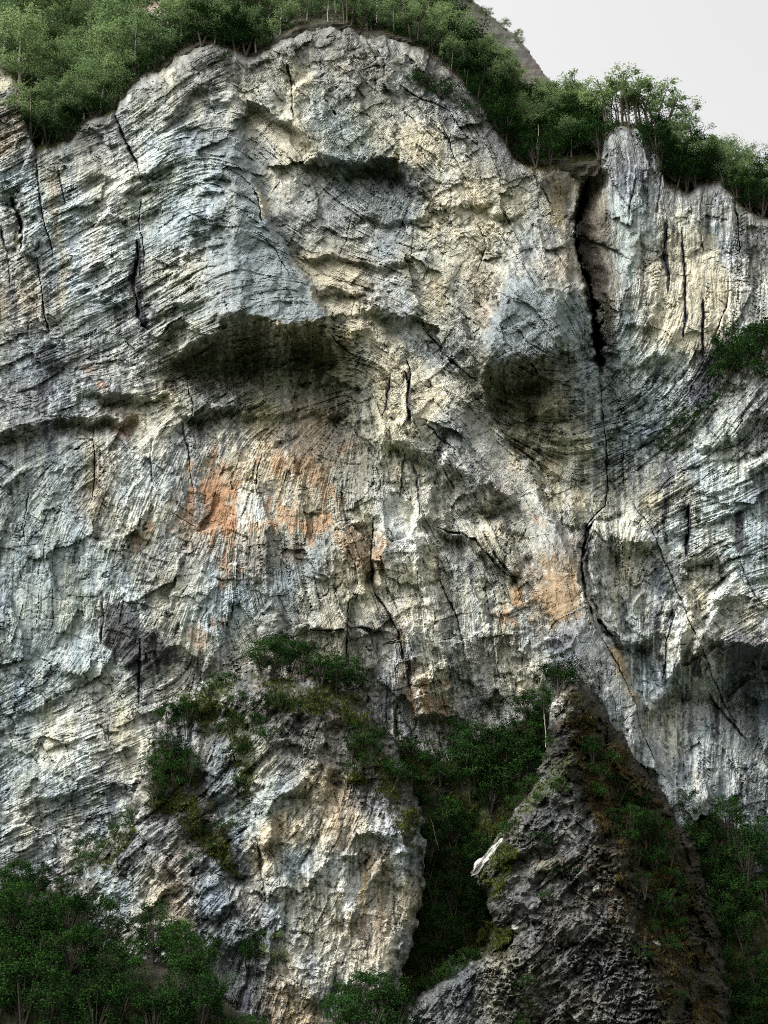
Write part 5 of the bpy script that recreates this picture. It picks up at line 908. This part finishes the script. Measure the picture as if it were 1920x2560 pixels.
rimsh = [rimf(x, d) for x, d in [(720, 4), (900, 4), (945, 6), (990, 5), (1030, 6), (1070, 5), (1105, 8), (1135, 8), (1165, 8), (1195, 10), (1225, 8), (1255, 10), (1290, 8)]]
grove(['shrub'], rimsh, S, 34, 58, 'rim shrub', 'spilling over the rim right of the summit block', 'shrubs spilling over the right rim', 1.4)
grove(['broad'], [(1500, 400), (1475, 390), (1650, 420), (1675, 440), (1640, 380)], S, 95, 120, 'tall bush', 'flanking the rock tower', 'bushes flanking the tower', 1.15)
grove(['birch'], [(1180, 12), (1215, 45), (1262, 78), (1300, 112)], Mt, 24, 34, 'tiny far tree', 'on the bare mountain shoulder', 'trees on the mountain', 1.3)
# green on the face itself
grove(['shrub'], [(1025, 205), (1050, 212), (1075, 220), (1100, 236), (1128, 250), (1155, 268), (1180, 285), (1205, 298), (1230, 312)], S, 34, 55, 'low shrub', 'on the slanting ledge under the right shoulder', 'shrubs on the slanting ledge', 1.1)
grove(['shrub'], [(1190, 240), (1205, 215), (1225, 265)], S, 45, 60, 'pale shrub', 'beside the grey slab above the slanting ledge', 'shrubs by the grey slab', 1.0)
grove(['broad', 'shrub'], [(1815, 915), (1840, 905), (1870, 900), (1905, 910), (1930, 905), (1860, 940), (1825, 950)], S, 80, 125, 'dark green bush', 'on the niche at the right edge', 'bushes in the right-edge niche', 1.2)
grove(['shrub'], [(1700, 1065), (1735, 1050), (1765, 1035), (1790, 1010), (1810, 980), (1815, 945), (1690, 1100), (1680, 1130), (1800, 930)], S, 34, 55, 'small green shrub', 'on the curved ledge below the right-edge niche', 'shrubs on the curved ledge', 1.3)
plant('shrub', 12, 495, S, 50, 'small bright shrub on the left edge of the cliff', 'lone shrubs', 1.0)
plant('shrub', 1470, 690, S, 26, 'tiny green shrub lodged in the long crack', 'lone shrubs', 1.0)
plant('shrub', 560, 160, S, 40, 'shrub in the cleft under the rim notch', 'lone shrubs', 1.0)
# lower buttress
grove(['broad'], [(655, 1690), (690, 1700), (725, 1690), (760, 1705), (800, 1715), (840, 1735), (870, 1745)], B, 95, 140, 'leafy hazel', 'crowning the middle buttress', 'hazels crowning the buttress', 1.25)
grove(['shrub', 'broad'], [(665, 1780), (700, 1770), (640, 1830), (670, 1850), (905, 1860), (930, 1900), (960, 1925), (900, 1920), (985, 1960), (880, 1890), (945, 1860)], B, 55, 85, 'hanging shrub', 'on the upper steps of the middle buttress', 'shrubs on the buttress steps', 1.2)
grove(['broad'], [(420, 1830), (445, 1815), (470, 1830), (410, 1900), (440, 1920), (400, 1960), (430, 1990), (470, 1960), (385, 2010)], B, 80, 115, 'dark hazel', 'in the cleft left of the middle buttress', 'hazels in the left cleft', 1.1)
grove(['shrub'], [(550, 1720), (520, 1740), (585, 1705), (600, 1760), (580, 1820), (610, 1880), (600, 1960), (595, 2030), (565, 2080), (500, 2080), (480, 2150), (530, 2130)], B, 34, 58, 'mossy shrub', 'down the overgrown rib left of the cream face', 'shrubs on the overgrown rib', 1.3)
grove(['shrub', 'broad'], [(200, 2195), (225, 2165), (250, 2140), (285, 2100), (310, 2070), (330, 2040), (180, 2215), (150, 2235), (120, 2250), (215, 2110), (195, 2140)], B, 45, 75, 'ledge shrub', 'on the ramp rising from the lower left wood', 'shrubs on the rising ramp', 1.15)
# lower left wood
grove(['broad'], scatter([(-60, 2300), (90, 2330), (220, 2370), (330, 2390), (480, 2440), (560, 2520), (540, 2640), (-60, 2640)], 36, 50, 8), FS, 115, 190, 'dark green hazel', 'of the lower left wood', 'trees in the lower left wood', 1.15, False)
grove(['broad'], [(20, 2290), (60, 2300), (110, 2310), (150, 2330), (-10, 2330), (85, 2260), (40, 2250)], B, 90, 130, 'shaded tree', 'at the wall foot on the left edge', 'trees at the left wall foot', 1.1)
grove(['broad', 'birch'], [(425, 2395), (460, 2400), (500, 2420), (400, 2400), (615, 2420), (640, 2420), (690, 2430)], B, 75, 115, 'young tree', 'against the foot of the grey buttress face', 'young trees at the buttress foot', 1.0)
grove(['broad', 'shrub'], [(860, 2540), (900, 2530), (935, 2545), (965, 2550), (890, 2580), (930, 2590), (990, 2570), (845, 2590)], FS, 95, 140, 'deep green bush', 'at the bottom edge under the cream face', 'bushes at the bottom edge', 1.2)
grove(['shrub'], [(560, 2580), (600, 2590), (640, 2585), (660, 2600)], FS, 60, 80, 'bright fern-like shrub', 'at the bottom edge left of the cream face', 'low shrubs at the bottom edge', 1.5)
# gully between the outcrops
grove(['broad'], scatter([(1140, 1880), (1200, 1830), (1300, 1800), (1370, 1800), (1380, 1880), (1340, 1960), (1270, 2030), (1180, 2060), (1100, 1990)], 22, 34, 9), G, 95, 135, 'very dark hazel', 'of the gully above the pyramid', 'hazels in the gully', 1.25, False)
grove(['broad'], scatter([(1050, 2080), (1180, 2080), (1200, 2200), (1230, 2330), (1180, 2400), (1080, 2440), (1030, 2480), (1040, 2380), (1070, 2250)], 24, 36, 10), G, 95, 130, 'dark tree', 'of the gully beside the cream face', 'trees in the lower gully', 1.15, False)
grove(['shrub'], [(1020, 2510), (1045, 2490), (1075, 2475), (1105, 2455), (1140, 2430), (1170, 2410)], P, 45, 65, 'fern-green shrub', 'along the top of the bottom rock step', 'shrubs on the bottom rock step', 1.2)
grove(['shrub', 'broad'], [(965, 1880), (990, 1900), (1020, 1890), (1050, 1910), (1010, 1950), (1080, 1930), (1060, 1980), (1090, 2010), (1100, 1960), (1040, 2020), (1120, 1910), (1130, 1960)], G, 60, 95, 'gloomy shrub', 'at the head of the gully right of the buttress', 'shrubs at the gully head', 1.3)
# pyramid
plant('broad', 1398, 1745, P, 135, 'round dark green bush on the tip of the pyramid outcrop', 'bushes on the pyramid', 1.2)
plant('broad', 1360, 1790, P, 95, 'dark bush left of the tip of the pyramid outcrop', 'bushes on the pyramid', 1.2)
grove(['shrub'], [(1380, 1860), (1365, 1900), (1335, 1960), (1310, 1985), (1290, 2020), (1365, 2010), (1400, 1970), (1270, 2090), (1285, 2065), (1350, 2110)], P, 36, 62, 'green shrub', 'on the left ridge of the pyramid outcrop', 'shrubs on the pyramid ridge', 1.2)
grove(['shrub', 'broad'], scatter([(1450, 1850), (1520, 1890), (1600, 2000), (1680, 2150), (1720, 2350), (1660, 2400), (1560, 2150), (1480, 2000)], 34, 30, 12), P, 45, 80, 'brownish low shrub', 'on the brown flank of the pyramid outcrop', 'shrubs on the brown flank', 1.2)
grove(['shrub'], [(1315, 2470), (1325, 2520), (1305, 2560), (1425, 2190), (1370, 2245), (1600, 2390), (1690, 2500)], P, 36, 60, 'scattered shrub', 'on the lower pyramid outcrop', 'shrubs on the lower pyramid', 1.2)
# ravine at lower right
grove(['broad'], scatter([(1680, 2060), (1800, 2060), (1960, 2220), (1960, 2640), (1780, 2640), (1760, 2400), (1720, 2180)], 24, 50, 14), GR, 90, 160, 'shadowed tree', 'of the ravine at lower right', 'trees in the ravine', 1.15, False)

# ================================================================== undergrowth nobody could count
M_TURF = mat_leaf('turf_blade', (0.030, 0.045, 0.012), (0.085, 0.10, 0.025), 0.25)
M_HEATH = mat_leaf('heather_sprig', (0.030, 0.026, 0.012), (0.12, 0.085, 0.03), 0.2)
def tufts(name, label, cat, polys, sheet, n, size, mat, seed, lift=0.15):
    g = np.random.default_rng(seed); P_ = []
    area = [abs(sum(p[i][0] * p[(i + 1) % len(p)][1] - p[(i + 1) % len(p)][0] * p[i][1] for i in range(len(p)))) for p in polys]
    for poly, a in zip(polys, area):
        m = int(n * a / sum(area)) + 1
        x0 = min(p[0] for p in poly); x1 = max(p[0] for p in poly); y0 = min(p[1] for p in poly); y1 = max(p[1] for p in poly)
        x = g.uniform(x0, x1, m * 4); y = g.uniform(y0, y1, m * 4)
        k = inpoly(x, y, poly) & (fbm(x / 30, y / 30, seed + 1, 3) + g.normal(size=len(x)) * .25 > -0.05)
        P_.append(np.stack([x[k], y[k]], -1)[:m])
    P_ = np.concatenate(P_); x, y = P_[:, 0], P_[:, 1]
    i = np.clip(((x - sheet.x0) / sheet.step).astype(int), 0, sheet.nx - 1); j = np.clip(((y - sheet.y0) / sheet.step).astype(int), 0, sheet.ny - 1)
    c = place(x, y, sheet.D[j, i] - lift - g.uniform(0, .35, len(x)))
    m = len(c)
    up = g.normal(size=(m, 3)) * .55 + np.array((0, -.35, .8)); up /= np.linalg.norm(up, axis=1)[:, None]
    sd = np.cross(up, g.normal(size=(m, 3))); sd /= np.linalg.norm(sd, axis=1)[:, None]
    h = size * g.uniform(.5, 1.3, (m, 1)); w_ = h * .28
    V = np.stack([c, c + up * h * .55 + sd * w_, c + up * h, c + up * h * .5 - sd * w_], 1).reshape(-1, 3)
    me = mesh_np(name, V, np.arange(len(V)).reshape(-1, 4), mat, False, leafv=np.repeat(np.clip(fbm(x / 25, y / 25, seed + 5, 3) * .5 + .5 + g.normal(size=m) * .2, 0, 1), 4))
    o = link(bpy.data.objects.new(name, me)); tag(o, label, cat, kind='stuff'); return o
rimband = lambda a, b, u, d: [rimf(x, -u) for x in range(a, b, 15)] + [rimf(x, d) for x in range(b, a, -15)]
tufts('undergrowth', 'low green undergrowth under the birches above the rim', 'undergrowth', [rimband(-60, 1200, 130, 4), rimband(1180, 1520, 120, 6), rimband(1500, 1950, 20, 8)], H, 26000, 0.75, M_TURF, 21)
tufts('turf', 'brown and green turf hanging over the cliff rim', 'turf', [rimband(-60, 620, 0, 16), rimband(620, 1240, 0, 16), rimband(1230, 1960, -2, 22)], S, 9000, 0.55, M_HEATH, 22)
tufts('moss', 'mossy growth on the steps of the middle buttress', 'moss', [[(430, 1735), (620, 1690), (560, 1760), (540, 1830), (470, 1800)], [(640, 1690), (800, 1700), (900, 1740), (960, 1830), (900, 1860), (800, 1790), (690, 1780)], [(900, 1860), (1000, 1900), (1050, 2050), (1030, 2130), (960, 2010), (860, 1950)], [(380, 1870), (470, 1900), (560, 2060), (600, 2200), (540, 2160), (440, 2050), (370, 2020)], [(560, 1760), (610, 1800), (640, 1900), (620, 2000), (580, 1900)], [(250, 2110), (330, 2030), (340, 2090), (260, 2180), (190, 2220)]], B, 13000, 0.5, M_TURF, 23)
tufts('heather', 'brown heather on the right flank of the pyramid outcrop', 'heather', [[(1404, 1740), (1450, 1730), (1600, 1910), (1720, 2150), (1790, 2450), (1800, 2640), (1690, 2640), (1640, 2480), (1580, 2300), (1520, 2160), (1470, 2000), (1430, 1880)]], P, 12000, 0.5, M_HEATH, 24)
tufts('grass', 'green grass on the left ridge of the pyramid outcrop', 'grass', [[(1345, 1950), (1400, 1880), (1430, 1960), (1330, 2020), (1240, 2120), (1200, 2170)], [(1190, 2180), (1260, 2110), (1300, 2130), (1240, 2260)], [(1200, 2300), (1290, 2330), (1240, 2400), (1190, 2400)]], P, 5000, 0.5, M_TURF, 25)
tufts('fern', 'dark ferns on the floor of the gully', 'fern', [[(960, 1880), (1100, 1910), (1250, 1810), (1400, 1770), (1400, 1900), (1300, 2100), (1260, 2400), (1000, 2550), (1060, 2200)]], G, 9000, 0.7, M_TURF, 26)
tufts('bracken', 'dark bracken on the floor of the ravine', 'bracken', [[(1600, 2000), (1780, 2015), (1930, 2200), (1930, 2600), (1780, 2600), (1700, 2200)]], GR, 3500, 0.6, M_TURF, 27)

# ================================================================== fresh rock scars, bare trunks
M_SCAR = mat_rock('fresh_break', bump=0.5)
def rock_scar(px, py, sheet, wpx, hpx, ang, label, seed):
    g = np.random.default_rng(seed)
    Yd = sheet.at(px, py); c = place(px, py, Yd - 0.25); k = float(np.linalg.norm(c - CAM)) / FPX
    nu, nv = 18, 12
    u, v = np.meshgrid(np.linspace(-1, 1, nu), np.linspace(-1, 1, nv))
    out = np.clip(1 - np.abs(u) ** 3, 0, 1) ** .4
    xx = u * wpx * .5 * k * (1 + .2 * vnoise(v * 2, u, seed)); zz = v * hpx * .5 * k * out * (1 + .35 * vnoise(u * 4, v * 2 + 3, seed + 1))
    bulge = (1 - np.maximum(np.abs(u), np.abs(v)) ** 4) * .9 + .5 * fbm(u * 3, v * 3, seed + 2, 4) * (1 - np.maximum(np.abs(u), np.abs(v)) ** 6)
    a = math.radians(ang); X_ = xx * math.cos(a) - zz * math.sin(a); Z_ = xx * math.sin(a) + zz * math.cos(a)
    V = np.stack([X_, .5 - bulge, Z_], -1).reshape(-1, 3)
    Vb = V.copy(); Vb[:, 1] = 1.4; n = len(V)
    idx = np.arange(n).reshape(nv, nu)
    Fq = [np.stack([idx[:-1, :-1].ravel(), idx[:-1, 1:].ravel(), idx[1:, 1:].ravel(), idx[1:, :-1].ravel()], -1)]
    Fq.append(Fq[0][:, ::-1] + n)
    ring = np.concatenate([idx[0, :], idx[1:, -1], idx[-1, -2::-1], idx[-2:0:-1, 0]])
    Fq.append(np.stack([ring, np.roll(ring, -1), np.roll(ring, -1) + n, ring + n], -1)[:, ::-1])
    me = mesh_np('rock_slab', np.concatenate([V, Vb]), np.concatenate(Fq), M_SCAR, False, np.tile(np.array((0.34, 0.335, 0.31)), (2 * n, 1)) * (1 + .25 * fbm(np.tile(X_.ravel(), 2) * 2, np.tile(Z_.ravel(), 2) * 2, seed + 9, 3))[:, None])
    o = link(bpy.data.objects.new('rock_slab', me)); o.location = c; tag(o, label, 'rock', 'fresh pale rock slabs'); return o
rock_scar(1228, 2138, P, 118, 30, 44, 'long bright white broken slab on the left flank of the pyramid outcrop', 61)
rock_scar(1178, 2205, G, 46, 10, 46, 'thin pale slab sliver below the long white slab', 62)
rock_scar(1303, 2312, P, 44, 26, 20, 'small white rock slab at the left foot of the pyramid outcrop', 63)
rock_scar(1642, 2362, P, 28, 18, -40, 'tiny pale slab on the right edge of the pyramid outcrop', 64)
rock_scar(1396, 1762, P, 34, 26, 30, 'pale stone block just under the tip of the pyramid', 65)
rock_scar(1492, 2222, P, 16, 14, 0, 'smallest bright stone high on the pyramid face', 66)
M_DEAD = mat_plain('bleached_wood', (0.36, 0.34, 0.30), noise=3)
def bare_trunk(px, py, tx, ty, sheet, label, rad=0.11, twigs=2):
    Yd = sheet.at(px, py) - 1.0
    a = place(px, py, Yd); b = place(tx, ty, Yd - 0.4) - a; L = float(np.linalg.norm(b)); g = random.Random(int(px))
    e = bpy.data.objects.new('bare_trunk', None); link(e); e.location = a
    def part(name, path, radii):
        v, f = tube(path, radii, 6); me = bpy.data.meshes.new(name); me.from_pydata([tuple(q) for q in v], [], f); me.materials.append(M_DEAD); link(bpy.data.objects.new(name, me), e)
    sd = np.array((g.uniform(-.04, .04) * L, 0, 0))
    part('stem', [b * 0 - (0, 0, .4), b * .35 + sd, b * .7 - sd * .5, b], [rad, rad * .85, rad * .6, rad * .25])
    for k in range(twigs):
        t = .55 + .3 * k / max(1, twigs); s = 1 if k % 2 else -1
        part('branch', [b * t, b * t + np.array((s * .12 * L, -.1, .10 * L)), b * t + np.array((s * .17 * L, -.2, .22 * L))], [rad * .45, rad * .3, rad * .12])
    tag(e, label, 'trunk', 'bare pale trunks'); return e
bare_trunk(242, 92, 238, -6, H, 'forked white birch trunk rising through the upper left wood', .2, 3)
bare_trunk(278, 88, 277, 10, H, 'slim white trunk right of the forked white trunk', .14, 1)
bare_trunk(617, 66, 612, -4, H, 'white forked trunk left of the summit block', .18, 3)
bare_trunk(820, 52, 820, 5, H, 'thin pale trunk standing right above the summit block', .12, 1)
bare_trunk(1345, 392, 1345, 310, S, 'tall thin pale stem in the right shoulder bushes', .1, 0)
bare_trunk(1714, 402, 1724, 360, S, 'short pale leaning stem at the far right rim', .12, 1)
bare_trunk(1399, 1742, 1416, 1672, P, 'bent pale dead stem at the tip of the pyramid outcrop', .1, 1)
bare_trunk(1364, 1862, 1362, 1785, P, 'pale stem left below the pyramid tip', .09, 0)
bare_trunk(1735, 2050, 1737, 1992, GR, 'lone pale stem at the top of the ravine', .09, 0)
bare_trunk(1766, 2352, 1765, 2285, GR, 'pale stem in the middle of the ravine', .09, 0)
bare_trunk(1098, 2120, 1075, 2040, G, 'leaning grey stem in the lower gully', .08, 0)
